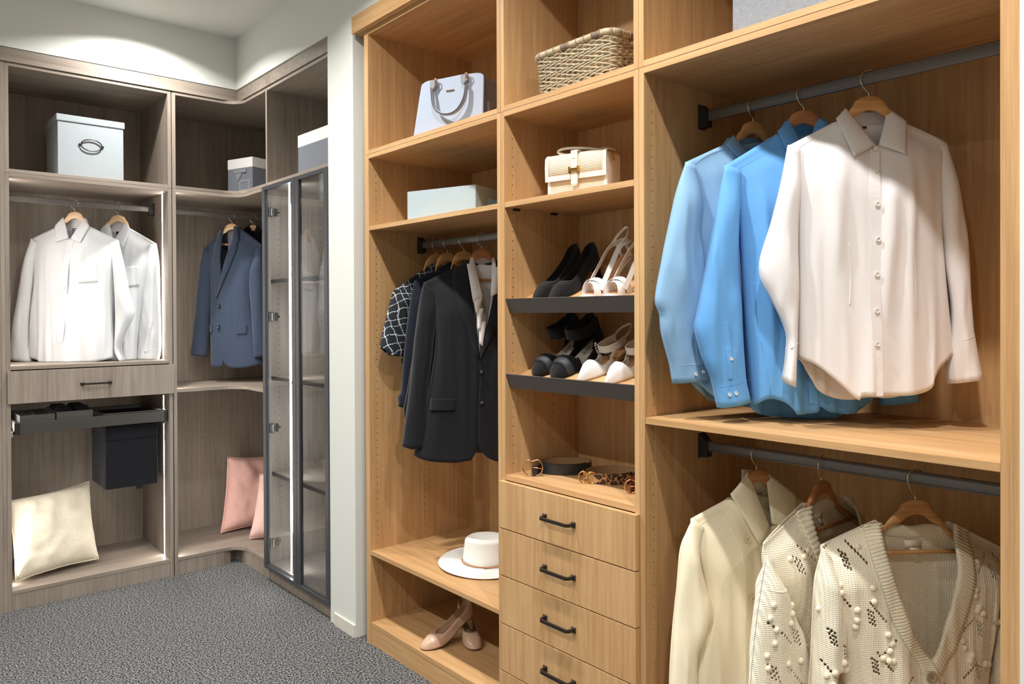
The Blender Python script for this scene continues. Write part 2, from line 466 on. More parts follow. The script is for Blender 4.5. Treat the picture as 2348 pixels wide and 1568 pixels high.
u1, l1, r1 = oak_base('wardrobe_unit', 'oak wardrobe unit with a hanging rail of dark jackets above a hat shelf', Y1L, Y1R, XB)
oak_shelf(u1, Y1L, Y1R, 1.812, XB); oak_shelf(u1, Y1L, Y1R, .407, XB); oak_shelf(u1, Y1L, Y1R, .096, XB, 'bottom_panel')
u1.board('plinth', D+.002, D+.018, Y1R, Y1L, .0, .096-TH, 'oak_y')
holes_y(u1, l1, Y1L, -1, XB, (.037, .285, .475))
holes_y(u1, r1, Y1R, 1, XB, (.037, .285, .475))
ROD1 = (1.938, 1.743); rod(u1, (1.938, Y1L, 1.743), (1.938, Y1R, 1.743))

u2, l2, r2 = oak_base('wardrobe_unit', 'oak wardrobe unit with sloping shoe shelves above a stack of four drawers', Y2L, Y2R, XB2)
oak_shelf(u2, Y2L, Y2R, 1.812, XB2)
u2.board('shelf', D+.001, XB2, Y2R, Y2L, .863, .881, 'oak_y')
holes_y(u2, l2, Y2L, -1, XB2, (.037, .225), [z for z in HZ if z > .9])
holes_y(u2, r2, Y2R, 1, XB2, (.037, .225), [z for z in HZ if z > .9])
u2.board('plinth', D+.002, D+.018, Y2R, Y2L, 0, .05, 'oak_y')
# sloping shoe shelves with a dark metal lip
SLOPE = math.radians(22)
SHOE = []
for zt in (1.482, 1.225):
    M = Matrix.Translation((D+.002, 0, zt)) @ Matrix.Rotation(-SLOPE, 4, 'Y')   # local +x runs up the slope, z normal
    sh = u2.mesh('shoe_shelf', MB().box(.006, .372, Y2R+.001, Y2L-.001, -.048, -.030, M), 'oak_y', bevel=.0006)
    lip = MB(); lip.box(.0, .004, Y2R+.001, Y2L-.001, -.052, 0, M)
    lip.box(.004, .03, Y2R+.001, Y2L-.001, -.052, -.049, M)
    u2.mesh('metal_lip', lip, 'dark_metal', sh)
    SHOE.append(M)
zd = [.861, .699, .538, .375, .213, .052]
for a, b_ in zip(zd, zd[1:]):
    f_ = u2.board('drawer', D-.0185, D-.0005, Y2R-.0165, Y2L+.0165, b_+.0035, a, 'oak_z', bevel=.0008)
    u2.board('drawer_box', D+.001, D+.33, Y2R+.014, Y2L-.014, b_+.02, a-.03, 'oak_y', f_)
    bar_handle(u2, (D-.0185, 1.703, a-.055-.022), (0, 1, 0), (-1, 0, 0), .128, f_)

u3, l3, r3 = oak_base('wardrobe_unit', 'oak wardrobe unit with blue and white shirts over cream knitwear', Y3L, Y3R, XB)
oak_shelf(u3, Y3L, Y3R, 1.138, XB)
oak_shelf(u3, Y3L, Y3R, .096, XB, 'bottom_panel')
u3.board('plinth', D+.002, D+.018, Y3R, Y3L, .0, .096-TH, 'oak_y')
holes_y(u3, l3, Y3L, -1, XB, (.037, .285, .475)); holes_y(u3, r3, Y3R, 1, XB, (.037, .285, .475))
ROD3 = (1.943, 2.024); ROD4 = (1.938, 1.030)
rod(u3, (1.943, Y3L, 2.024), (1.943, Y3R, 2.024)); rod(u3, (1.938, Y3L, 1.030), (1.938, Y3R, 1.030))
# shelf pins / connector caps
for (u, y, xs, zs, sg) in ((u1, Y1L, (D+.014,), (2.18, 2.06), -1), (u2, Y2L, (D+.05, D+.23), (1.789,), -1)):
    mb = MB()
    for x in xs:
        for z in zs: mb.box(x-.012, x+.012, y-.012, y-.0002, z-.003, z+.004) if len(zs) == 1 else disc(mb, (x+.012, y-.0005, z), (0, -1, 0), .0055, 12)
    u.mesh('shelf_pins', mb, 'bracket' if len(zs) == 1 else 'cam_cap_oak', kind='stuff')

def oak_top(label, yl, yr, xb):
    u = Unit('top_box', label, 'cabinet', (D+.25, (yl+yr)/2, ZJ), 'oak top boxes')
    u.board('side_panel', D, xb+TH, yl, yl+TH, ZJ+.0006, ZTOP+TH, 'oak_z')
    u.board('side_panel', D, xb+TH, yr-TH, yr, ZJ+.0006, ZTOP+TH, 'oak_z')
    u.board('back_panel', xb, xb+TH, yr, yl, ZJ+TH, ZTOP, 'oak_z')
    u.board('bottom_panel', D, xb+TH, yr, yl, ZJ+.0006, ZJ+TH, 'oak_y')
    u.board('top_panel', D, xb+TH, yr, yl, ZTOP, ZTOP+TH, 'oak_y')
    return u
oak_top('oak top box holding the lilac handbag', Y1L, Y1R, XB)
oak_top('oak top box holding the wicker basket', Y2L, Y2R, XB2)
oak_top('oak top box over the blue and white shirts', Y3L, Y3R, XB)
# filler strips, cornice
tag(fin('filler_panel', MB().box(D+.001, D+.12, Y1L+TH+.0006, Y1L+TH*2, 0, ZTOP+TH).data(), 'oak_z', bevel=.0006), 'narrow oak filler panel between the wardrobe and the white pier', 'filler panel')
tag(fin('end_panel', MB().box(D-.004, XB+TH, Y3R-TH*2, Y3R-TH-.0008, 0, ZTOP+TH).data(), 'oak_z', bevel=.0006), 'tall oak end panel beside the white wall, past the shirts', 'end panel')
cr = MB(); cr.box(WX-.012, WX+.010, YE+.001, YC0-.012, 2.659, 2.733); cr.box(WX+.010, D+.10, YE+.001, YC0-.012, 2.659, 2.677)
tag(fin('cornice', cr.data(), 'oak_y', bevel=.0008), 'oak cornice board running along the top of the oak wardrobe', 'cornice')

# ------------------------------------------------------------------ brown wardrobe
XPL, XPR = .552, 1.281         # open bay with the white shirts
XCL = 1.322                    # corner bay starts
YG0, YG1 = 3.966, YC1+.002     # glass cabinet
YBK = 4.897; XBK = 2.236
def brown_side(u, x0, x1, z0, z1, parent=None): return u.board('side_panel', x0, x1, E, YBK+TH, z0, z1, 'brown_z')
ZB = 2.125
ub = Unit('wardrobe_unit', 'brown wardrobe bay with white shirts above a drawer and pull-out tray', 'wardrobe', ((XPL+XPR)/2, E+.25, 0), 'brown wardrobe units')
lp = brown_side(ub, XPL-TH, XPL, 0, ZB-.0006); rp_ = brown_side(ub, XPR, XPR+TH, 0, ZB-.0006)
ub.board('back_panel', XPL, XPR, YBK, YBK+TH, .02, ZB-TH, 'brown_z')
ub.board('top_panel', XPL, XPR, E, YBK, ZB-TH, ZB-.0006, 'brown_x')
ub.board('shelf', XPL, XPR, E+.002, YBK, 1.168, 1.186, 'brown_x')
ub.board('bottom_panel', XPL, XPR, E+.001, YBK, .078, .096, 'brown_x')
ub.board('plinth', XPL, XPR, E+.003, E+.02, 0, .078, 'brown_z')
dr = ub.board('drawer', XPL-.014, XPR+.020, E-.0185, E-.0005, 1.005, 1.163, 'brown_z', bevel=.0008)
ub.board('drawer_box', XPL+.014, XPR-.014, E+.001, YBK-.05, 1.02, 1.14, 'brown_x', dr)
hc = at(221, 878, 1, E-.0185)
bar_handle(ub, (hc.x, E-.0185, hc.z), (1, 0, 0), (0, -1, 0), .128, dr, 'handle_metal')
drill(rp_, 0, -1, [E+.285-ub.loc.y], [z for z in HZ if 1.2 < z < 2.05], 1)
def led(unit, x0, x1, y0, y1, z0, z1, parent, mat='led'): return unit.board('led_strip', x0, x1, y0, y1, z0, z1, mat, parent, bevel=0)
for z0, z1 in ((1.19, 2.104), (.10, .985)):
    led(ub, XPR-.0002, XPR+.001, E+.098, E+.110, z0, z1, rp_)
    led(ub, XPL-.001, XPL+.0002, E+.098, E+.110, z0, z1, lp)
ROD_B = (E+.262, 2.035)
rod(ub, (XPL, E+.262, 2.035), (XPR, E+.262, 2.035))

# neighbouring bay beyond the left edge of the picture (its end panel shows)
un = Unit('wardrobe_unit', 'brown wardrobe end panel left of the bay with white shirts', 'wardrobe', (.5, E+.25, 0))
un.board('side_panel', XPL-TH*2, XPL-TH-.0006, E, YBK+TH, 0, ZTOP+TH, 'brown_z')
un.board('front_filler', .302, XPL-TH*2-.0006, E, E+TH, 0, ZTOP+TH, 'brown_z')

def L_poly(r=.10, inset=0.0, n=8):
    """plan of the L-shaped corner boards, rounded at the inner corner"""
    e, d = E+inset, D+inset
    arc = [(d-r+r*math.sin(math.pi/2*i/n), e-r+r*math.cos(math.pi/2*i/n)) for i in range(n+1)]
    return [(XCL, YBK), (XCL, e)]+arc+[(d, YG0+TH+.001), (XBK, YG0+TH+.001), (XBK, YBK)]
uc = Unit('wardrobe_unit', 'brown corner wardrobe bay with dark suits and a pink cushion seat', 'wardrobe', (1.75, E+.25, 0), 'brown wardrobe units')
lc = uc.board('side_panel', XCL-TH, XCL, E, YBK+TH, 0, ZB-.0006, 'brown_z')
bkp_ = uc.board('back_panel', XCL, XBK+TH, YBK, YBK+TH, .02, ZB-TH, 'brown_z')
uc.board('back_panel', XBK, XBK+TH, YG0+TH, YBK, .02, ZB-TH, 'brown_z')
def lboard(u, name, z0, z1, r=.10, inset=0, mat='brown_x'): return u.mesh(name, MB().prism(L_poly(r, inset)[::-1], z0, z1), mat, bevel=.0006)
lboard(uc, 'top_panel', ZB-TH, ZB-.0006); lboard(uc, 'shelf', 1.006, 1.024, .12, .001); lboard(uc, 'seat_panel', .078, .096)
pk = [(XCL, E+.004), (D-.10, E+.004), (D-.055, E+.02), (D-.04, E+.07), (D-.02, E+.07), (D+.0, E+.035), (D+.004, E-.03), (D+.004, YG0+TH+.001), (D+.02, YG0+TH+.001), (D+.02, E+.1), (XCL, E+.1)]
uc.mesh('plinth', MB().prism(pk, 0, .078), 'brown_z')
drill(bkp_, 1, -1, [x-uc.loc.x for x in (XCL+.07, XCL+.305, XCL+.53)], [z for z in HZ if .2 < z < .99 or 1.05 < z < 1.95], 0)
for z0, z1 in ((1.027, 2.104), (.10, 1.003)): led(uc, XCL-.001, XCL+.0015, E+.024, E+.036, z0, z1, lc)
rod(uc, (XCL, E+.262, 2.035), (XBK, E+.262, 2.035))

# brown top boxes
ut = Unit('top_box', 'brown top box holding the tall grey ring-handled box', 'cabinet', ((XPL+XPR)/2, E+.25, ZB), 'brown top boxes')
brown_side(ut, XPL-TH, XPL, ZB+.0006, ZTOP+TH); brown_side(ut, XPR, XPR+TH, ZB+.0006, ZTOP+TH)
ut.board('back_panel', XPL, XPR, YBK, YBK+TH, ZB+TH, ZTOP, 'brown_z')
ut.board('bottom_panel', XPL, XPR, E, YBK, ZB+.0006, ZB+TH, 'brown_x'); ut.board('top_panel', XPL, XPR, E, YBK, ZTOP, ZTOP+TH, 'brown_x')
uk = Unit('top_box', 'brown corner top box holding the small grey box with a white band', 'cabinet', (1.75, E+.25, ZB), 'brown top boxes')
uk.board('side_panel', XCL-TH, XCL, E, YBK+TH, ZB+.0006, ZTOP+TH, 'brown_z')
uk.board('back_panel', XCL, XBK+TH, YBK, YBK+TH, ZB+TH, ZTOP, 'brown_z'); uk.board('back_panel', XBK, XBK+TH, YG0+TH, YBK, ZB+TH, ZTOP, 'brown_z')
lboard(uk, 'bottom_panel', ZB+.0006, ZB+TH); lboard(uk, 'top_panel', ZTOP, ZTOP+TH)
ug2 = Unit('top_box', 'brown top box above the glass doors with a white-topped grey box', 'cabinet', (D+.25, 3.6, ZB), 'brown top boxes')
s1 = ug2.board('side_panel', D, XBK, YG0, YG0+TH, ZB+.0006, ZTOP+TH, 'brown_z')
ug2.board('side_panel', D+.02, XBK, YG1, YG1+TH, ZB+.0006, ZTOP+TH, 'brown_z')
ug2.board('back_panel', XBK, XBK+TH, YG1, YG0, ZB+TH, ZTOP, 'brown_z')
ug2.board('bottom_panel', D, XBK, YG1+TH, YG0, ZB+.0006, ZB+TH, 'brown_y'); ug2.board('top_panel', D, XBK, YG1+TH, YG0, ZTOP, ZTOP+TH, 'brown_y')
mb = MB(); [disc(mb, (D+.06, YG0-.0005, z), (0, -1, 0), .0055, 12) for z in (2.2, 2.585)]
ug2.mesh('connector_caps', mb, 'cam_cap', s1, kind='stuff')
# cornice of the brown wardrobe, an L with a sharp inner corner
co = MB(); co.prism([(.302, E+.10), (.302, E-.008), (WX+.008, E-.008), (WX+.008, YG1-.0005), (D+.10, YG1-.0005), (D+.10, E+.10)][::-1], 2.659, 2.7255)
tag(fin('cornice', co.data(), 'brown_x', bevel=.0008), 'brown cornice board turning the corner above the brown wardrobe', 'cornice')

# ------------------------------------------------------------------ glass-door cabinet
ug = Unit('display_cabinet', 'tall brown cabinet with two black-framed grey glass doors', 'cabinet', (D+.25, 3.6, 0))
sg_ = ug.board('side_panel', D, XBK, YG0, YG0+TH, 0, ZB-.0006, 'brown_z')
ug.board('side_panel', D, XBK, YG1, YG1+TH, 0, ZB-.0006, 'brown_z')
ug.board('back_panel', XBK, XBK+TH, YG1, YG0+TH, .02, ZB, 'brown_z')
ug.board('top_panel', D, XBK, YG1+TH, YG0, ZB-TH, ZB-.0006, 'brown_y')
ug.board('bottom_panel', D, XBK, YG1+TH, YG0, .078, .096, 'brown_y')
ug.board('plinth', D+.004, D+.02, YG1, YG0+TH, 0, .078, 'brown_z')
for z in (1.62, 1.098, .580):
    sh = ug.board('shelf', D+.022, XBK, YG1+TH, YG0, z-TH, z, 'brown_y')
    ug.board('metal_edge', D+.016, D+.0222, YG1+TH, YG0, z-TH-.001, z+.001, 'dark_metal', sh)
drill(sg_, 1, -1, [D+.025+d-ug.loc.x for d in (.037, .285)], HZ, 0)
mtg, ntg, bg = newmat('smoked_glass')
for nn in list(ntg.nodes):
    if nn.type != 'OUTPUT_MATERIAL': ntg.nodes.remove(nn)
outn = [nn for nn in ntg.nodes if nn.type == 'OUTPUT_MATERIAL'][0]
tr = ntg.nodes.new('ShaderNodeBsdfTransparent'); tr.inputs[0].default_value = (.85, .86, .87, 1)
gl = ntg.nodes.new('ShaderNodeBsdfGlossy'); gl.inputs['Roughness'].default_value = .0; gl.inputs[0].default_value = (1, 1, 1, 1)
lw = ntg.nodes.new('ShaderNodeLayerWeight'); lw.inputs['Blend'].default_value = .5
pw = ntg.nodes.new('ShaderNodeMath'); pw.operation = 'POWER'; ntg.links.new(lw.outputs['Facing'], pw.inputs[0]); pw.inputs[1].default_value = 4.6
fr_ = ntg.nodes.new('ShaderNodeMath'); fr_.operation = 'MULTIPLY_ADD'; ntg.links.new(pw.outputs[0], fr_.inputs[0]); fr_.inputs[1].default_value = .93; fr_.inputs[2].default_value = .03
mxs = ntg.nodes.new('ShaderNodeMixShader'); ntg.links.new(fr_.outputs[0], mxs.inputs[0]); ntg.links.new(tr.outputs[0], mxs.inputs[1]); ntg.links.new(gl.outputs[0], mxs.inputs[2])
ntg.links.new(mxs.outputs[0], outn.inputs['Surface'])
DX0, DX1 = D-.0215, D-.0015
DZ0, DZ1 = .066, 2.120
YM = 3.582
def glass_door(y0, y1):
    w = .036
    fr = MB()
    fr.box(DX0, DX1, y0, y0+w, DZ0, DZ1); fr.box(DX0, DX1, y1-w, y1, DZ0, DZ1)
    fr.box(DX0, DX1, y0+w, y1-w, DZ0, DZ0+w*.55); fr.box(DX0, DX1, y0+w, y1-w, DZ1-w*.55, DZ1)
    f0 = ug.mesh('glass_door', fr, 'black_frame', bevel=.0012)
    ug.mesh('glass_pane', MB().box(DX0+.006, DX0+.010, y0+w-.004, y1-w+.004, DZ0+.016, DZ1-.016), 'smoked_glass', f0)
    return f0
dl = glass_door(YM+.0015, YG0+TH+.006); dr2 = glass_door(YG1-.0005+.002, YM-.0015)
for z in (1.985, 1.42, .82, .20):
    h = MB()
    h.box(D-.001, D+.062, YG0-.012, YG0-.0005, z-.006, z+.006); h.box(D+.03, D+.05, YG0-.014, YG0-.0005, z-.022, z+.022)
    h.box(D-.0012, D+.02, YG0-.020, YG0-.004, z-.026, z+.026); h.tube([(D+.012, YG0-.024, z-.02), (D+.012, YG0-.024, z+.02)], .005, 8)
    ug.mesh('hinge', h, 'steel', dl, bevel=.001)
pr = ug.board('led_profile', D+.004, D+.020, 3.684, 3.690, .098, ZB-TH-.002, 'dark_metal')
led(ug, D+.005, D+.0145, 3.690, 3.708, .10, ZB-TH-.004, pr, 'led_cool')
# ------------------------------------------------------------------ clothes: frame on a rail, outline sheets with folds
cloth('shirt_white', srgb(234, 230, 229), sheen=.1, bump=.12, vary=.02)
cloth('shirt_cool', srgb(226, 228, 230), sheen=.1, bump=.12, vary=.02)
cloth('shirt_pale_blue', srgb(138, 178, 213), sheen=.1, bump=.12, vary=.03)
cloth('shirt_blue', srgb(106, 168, 226), sheen=.1, bump=.12, vary=.03)
cloth('shirt_cream', srgb(250, 238, 208), sheen=.15, bump=.12, vary=.02)
cloth('suit_navy', srgb(62, 74, 94), 700, .3, .2, .9, .16)
cloth('suit_black', srgb(28, 29, 32), 900, .3, .12, .92, .25)
cloth('black_cloth', srgb(24, 24, 27), 900, .3, .12, .92, .18)
cloth('navy_dark', srgb(30, 33, 44), 900, .3, .12, .92, .2)
cloth('lining', srgb(58, 60, 74), 500, .1, .2, .6, .1)
cloth('lining_grey', srgb(112, 110, 120), 500, .1, .2, .6, .1)
plain('button_white', srgb(236, 232, 224), .3)
plain('button_cream', srgb(232, 218, 186), .25)
plain('button_dark', srgb(34, 34, 36), .22)
plain('button_horn', srgb(176, 166, 140), .25, vary=.2, bscale=150)
plain('label_white', srgb(236, 232, 226), .7); plain('label_blue', srgb(28, 58, 108), .6); plain('label_ink', srgb(60, 58, 58), .7)

class Frame:
    def __init__(s, origin, ang):
        s.o = Vector(origin); s.ang = ang; s.zmin = None      # zmin: shelf the hem hangs above
        s.x = Vector((math.cos(ang), math.sin(ang), 0)); s.y = Vector((-math.sin(ang), math.cos(ang), 0))
    def uv(s, p):
        d = ray(*p); t = (s.o-CAM).dot(s.y)/d.dot(s.y); q = CAM+d*t-s.o
        return Vector((q.dot(s.x), q.z))
    def uvs(s, pts): return [s.uv(p) for p in pts]
def rail_frame(hx, hy, axis, rx, rz, alpha, zmin=None):
    """frame for the hanger whose stem crosses the rail at pixel (hx, hy); alpha = turn from facing the room, degrees"""
    p = at(hx, hy, axis, rx); p.z = rz
    f = Frame(p, -_yaw+math.radians(alpha)); f.zmin = zmin
    return f
def zmap(x0, y0, s): return lambda *pts: [(x0+a/s, y0+b/s) for a, b in pts]
Z1 = zmap(1460, 0, 2.644); Z2 = zmap(1460, 480, 2.644); Z3 = zmap(1460, 960, 2.579)
ZB_ = zmap(820, 500, 2.703); ZL = zmap(0, 380, 2.704); ZS = zmap(380, 380, 2.704)

class Sheet:
    def __init__(s, U, Wv, Y): s.U, s.W, s.Y = U, Wv, Y
    def pts(s): return [[Vector((s.U[j, i], s.Y[j, i], s.W[j, i])) for i in range(s.U.shape[1])] for j in range(s.U.shape[0])]
    def y(s, u, w):
        d = (s.U-u)**2+(s.W-w)**2; idx = np.argpartition(d, 4, axis=None)[:4]
        dd = d.flat[idx]+1e-7; wt = 1/dd
        return float((s.Y.flat[idx]*wt).sum()/wt.sum())
def fold(u, w, seed, fx, fz):
    a = noise.noise(Vector((u*fx, w*fz, seed)))
    b = noise.noise(Vector((u*fx*2.1+3, w*fz*1.3, seed+9)))
    return .8*a+.4*b-.45*abs(a)-.3*abs(b)
def coons(T, B, L, R):
    nu, nv = len(T), len(L); U = np.zeros((nv, nu)); Wv = np.zeros((nv, nu))
    for j in range(nv):
        t = j/(nv-1)
        for i in range(nu):
            s = i/(nu-1)
            p = T[i]*(1-t)+B[i]*t+L[j]*(1-s)+R[j]*s-(T[0]*(1-s)*(1-t)+T[-1]*s*(1-t)+B[0]*(1-s)*t+B[-1]*s*t)
            U[j, i], Wv[j, i] = p.x, p.y
    return U, Wv
def sheet(fr, top, left, right, hem=(), nu=34, nv=44, depth=.04, sign=-1, prof=2.6, seed=1.0, amp=.010, fx=21, fz=2.0,
          y0=0.0, top_depth=.35, ramp=.25, px=True, lin_hem=False, edge_l=True, edge_r=True, tgrow=None, neck=None):
    cv = fr.uvs if px else (lambda q: [Vector(p) for p in q])
    T = cv(top); L = [T[0]]+cv(left); R = [T[-1]]+cv(right); B = [L[-1]]+cv(hem)+[R[-1]]
    T = resample(T, nu); L = spline(L, nv); R = spline(R, nv); B = resample(B, nu) if lin_hem else spline(B, nu)
    U, Wv = coons(T, B, L, R); Y = np.zeros_like(U)
    if fr.zmin: Wv = np.maximum(Wv, fr.zmin-fr.o.z+.0008*np.linspace(0, 1, nv)[::-1][:, None])
    for j in range(nv):
        t = j/(nv-1); dt = depth*lerp(top_depth, 1, sstep(0, ramp, t))
        if tgrow: dt *= interp(tgrow, t)
        for i in range(nu):
            s = i/(nu-1)
            x = 2*s-1
            dd = dt
            if neck is not None:
                kn = sstep(neck[0]-.04, neck[0]+.06, s)*sstep(neck[1]+.04, neck[1]-.06, s)
                dd = dt*lerp(lerp(.12, 1, kn), 1, sstep(0, .10, t))
            if not edge_l and x < 0: x = 0 if edge_r else 0
            if not edge_r and x > 0: x = 0
            pf = (1-abs(x)**prof)**.55
            e = min(1, (1-abs(x))*6+.12)
            Y[j, i] = y0+sign*dd*pf + amp*fold(U[j, i], Wv[j, i], seed, fx, fz)*sstep(0, .45, t)*e
    return Sheet(U, Wv, Y)
def shell(name, front, back, mat, parent, solid=.0014, label=None):
    mb = MB(); mb.grid(front.pts())
    if getattr(front, 'holes', None):                    # open-work knitting: leave the eyelets open
        cu = np.array([(h.x, h.y) for h in front.holes]); keep = []
        for f in mb.f:
            q = (mb.v[f[0]]+mb.v[f[2]])/2; d = ((cu[:, 0]-q.x)/.0026)**2+((cu[:, 1]-q.z)/.0036)**2
            if d.min() > 1: keep.append(f)
        mb.f = keep
    if back is not None: mb.grid(back.pts(), flip=True)
    me = fin(name, mb.data(), mat, parent, smooth=True, solid=solid, label=label)
    if back is not None:
        bm = bmesh.new(); bm.from_mesh(me.data); bmesh.ops.remove_doubles(bm, verts=bm.verts, dist=.0004); bm.to_mesh(me.data); bm.free()
    return me
def quad(fr, name, c, ys, mat, parent, bulge=.0, n=10, solid=.002, px=True, curve=None, label=None, smooth=True):
    """collar leaf, lapel, flap: bilinear patch a-b-c-d with depths ys"""
    C = fr.uvs(c) if px else [Vector(p) for p in c]
    P = []
    for j in range(n+1):
        t = j/n; row = []
        for i in range(n+1):
            s = i/n
            p = C[0]*(1-s)*(1-t)+C[1]*s*(1-t)+C[2]*s*t+C[3]*(1-s)*t
            y = ys[0]*(1-s)*(1-t)+ys[1]*s*(1-t)+ys[2]*s*t+ys[3]*(1-s)*t
            y -= bulge*math.sin(math.pi*s)*math.sin(math.pi*min(1, .15+.7*t))
            row.append(Vector((p.x, y, p.y)))
        P.append(row)
    mb = MB(); mb.grid(P)
    return fin(name, mb.data(), mat, parent, smooth=smooth, solid=solid, label=label)
def patch_on(fr, name, c, sh, mat, parent, off=.004, n=10, solid=.0025):
    """pocket or flap lying on the cloth: four pixel corners, depth taken from the sheet"""
    C = fr.uvs(c); P = []
    for j in range(n+1):
        row = []
        for i in range(n+1):
            s, t = i/n, j/n; p = C[0]*(1-s)*(1-t)+C[1]*s*(1-t)+C[2]*s*t+C[3]*(1-s)*t
            row.append(Vector((p.x, sh.y(p.x, p.y)-off, p.y)))
        P.append(row)
    return fin(name, MB().grid(P).data(), mat, parent, smooth=True, solid=solid)
def strip(fr, name, line, sh, width, mat, parent, off=.0022, thick=.0014, n=26, px=True, smooth=True, widths=None):
    P = spline(fr.uvs(line) if px else [Vector(p) for p in line], n)
    if fr.zmin: P = [Vector((p.x, max(p.y, fr.zmin-fr.o.z+.002))) for p in P]
    pts = [Vector((p.x, sh.y(p.x, p.y)-off, p.y)) for p in P]
    # soften
    for _ in range(2):
        ys = [p.y for p in pts]
        for i in range(1, n-1): pts[i].y = min(ys[i], (ys[i-1]+2*ys[i]+ys[i+1])/4)
    mb = MB(); mb.ribbon(pts, (0, -1, 0), width, thick, widths)
    return fin(name, mb.data(), mat, parent, smooth=False)
def seam(fr, line, sh, mat, parent, r=.0009, off=.0008, n=30, px=True, name='seam'):
    P = spline(fr.uvs(line) if px else [Vector(p) for p in line], n)
    mb = MB(); mb.tube([Vector((p.x, sh.y(p.x, p.y)-off, p.y)) for p in P], r, 5)
    return fin(name, mb.data(), mat, parent, smooth=True)
def button_at(u, y, w, mat, parent, r=.0055):
    M = Matrix.Translation((u, y, w)) @ Matrix.Rotation(math.radians(90), 4, 'X')
    mb = MB().lathe([(0, .0012), (r*.25, .0012), (r*.6, .0014), (r*.78, .0026), (r*.95, .0024), (r, .0008), (r*.9, -.0006), (0, -.0006)], 14, M)
    o = fin('button', mb.data(), mat, parent, smooth=True, angle=40)
    hm = MB()
    for dx, dz in ((-1, -1), (1, -1), (1, 1), (-1, 1)): disc(hm, M @ Vector((dx*r*.17, dz*r*.17, .0015)), (0, -1, 0), r*.09, 6)
    fin('thread_holes', hm.data(), 'label_ink' if mat != 'button_dark' else 'label_white', o)
    return o
def buttons(fr, pts, sh, mat, parent, r=.0055, off=.004, px=True):
    for p in (fr.uvs(pts) if px else pts):
        button_at(p[0], sh.y(p[0], p[1])-off, p[1], mat, parent, r)
def root(fr, name, label, cat, group=None): return thing(name, label, cat, fr.o, fr.ang, group)

HT = [(0, 0), (.018, -.003), (.034, -.012), (.044, -.030), (.052, -.050), (.075, -.068), (.12, -.096), (.17, -.126), (.205, -.150), (.214, -.158)]
HBt = [(0, -.036), (.02, -.041), (.044, -.060), (.06, -.078), (.09, -.100), (.13, -.121), (.17, -.144), (.205, -.164), (.214, -.162)]
def hanger(fr, label, mat='hanger_wood', top=-.045, bar=False, half=.175, hookflip=1, group='wooden hangers', fit=None):
    """fit = shoulder tip, neck, neck, shoulder tip (pixels): the arms run just under the garment's shoulders"""
    t = thing('wooden_hanger', label, 'hanger', fr.o, fr.ang, group)
    n = 37; P = []
    F4 = fr.uvs(fit) if fit else None
    for i in range(n):
        x = -1+2*i/(n-1); ax = abs(x)
        if F4 is None:
            a = ax*.214; zt, zb = interp(HT, a)+top, interp(HBt, a)+top; xx = x*half
        else:
            s_, n_ = (F4[0], F4[1]) if x < 0 else (F4[3], F4[2])
            ue = n_.x+(s_.x-n_.x)*.80; un = math.copysign(.046, x)
            if ax < .3:
                a = ax/.3*.046; xx = math.copysign(a, x); zt, zb = interp(HT, a)+top, interp(HBt, a)+top
            else:
                k = (ax-.3)/.7; xx = lerp(un, ue, k); ln = n_.y+(s_.y-n_.y)*(xx-n_.x)/(s_.x-n_.x)
                zn = interp(HT, .046)+top; zt = lerp(zn, ln-.022, sstep(0, .22, k)); zt = min(zt, ln-.020) if k > .22 else zt
                zb = lerp(interp(HBt, .046)+top, zt-.022, sstep(0, .3, k)); zb = min(zb, zt-.012*(1-k)-.006)
        hy = .0065*(1 if ax < .3 else lerp(1, .5, sstep(.3, .5, ax))); cy = .002
        zc, hh = (zt+zb)/2, max(.002, (zt-zb)/2)
        ring = []
        for q in range(10):
            th = 2*math.pi*q/10; cs, sn = math.cos(th), math.sin(th)
            ring.append(Vector((xx, cy+hy*math.copysign(abs(cs)**.5, cs), zc+hh*math.copysign(abs(sn)**.5, sn))))
        P.append(ring)
    mb = MB(); mb.grid(P, close_u=True)
    mb.f.append(tuple(range(10))); mb.f.append(tuple(range((n-1)*10, n*10))[::-1])
    fin('hanger_arms', mb.data(), mat, t, smooth=True, angle=45)
    k = hookflip
    hp = spline([(0, .004, top-.004), (0, .004, top+.008), (-.010*k, .003, top+.018), (-.0195*k, 0, -.012), (-.0205*k, 0, .004), (-.011*k, 0, .0165), (.003*k, 0, .0195), (.015*k, 0, .013), (.0205*k, 0, 0), (.021*k, 0, -.006)], 40)
    fin('hook', MB().tube(hp, .0016, 8).data(), 'hook_metal', t, smooth=True)
    if bar:
        bl_, br_ = (F4[0].x*.72, F4[3].x*.72) if F4 else (-.15, .15)
        fin('trouser_bar', MB().tube([(bl_, .0, top-.128), (br_, .0, top-.128)], .0055, 10).data(), mat, t, smooth=True)
    return t

def sleeve(fr, parent, left, right, mat, bulge=.028, y0=0.0, seed=5., amp=.008, fx=22, fz=7, name='sleeve', nu=18, nv=40, top=None, hem=(), tgrow=None, ybend=0.0, holes=None):
    tp = [left[0]]+(top or [])+[right[0]]
    k = dict(nu=nu, nv=nv, seed=seed, amp=amp, fx=fx, fz=fz, top_depth=.25, ramp=.2, prof=2.2, y0=y0, tgrow=tgrow, lin_hem=True)
    f = sheet(fr, tp, left[1:], right[1:], hem, depth=bulge, sign=-1, **k)
    b = sheet(fr, tp, left[1:], right[1:], hem, depth=bulge*.8, sign=1, **k)
    b.Y = np.maximum(b.Y, f.Y+.0015)
    if ybend:
        for q in (f, b):
            nvv = q.Y.shape[0]
            for j in range(nvv): q.Y[j, :] += ybend*(j/(nvv-1))**1.3
    f.holes = holes
    o = shell(name, f, b, mat, parent)
    return f, o
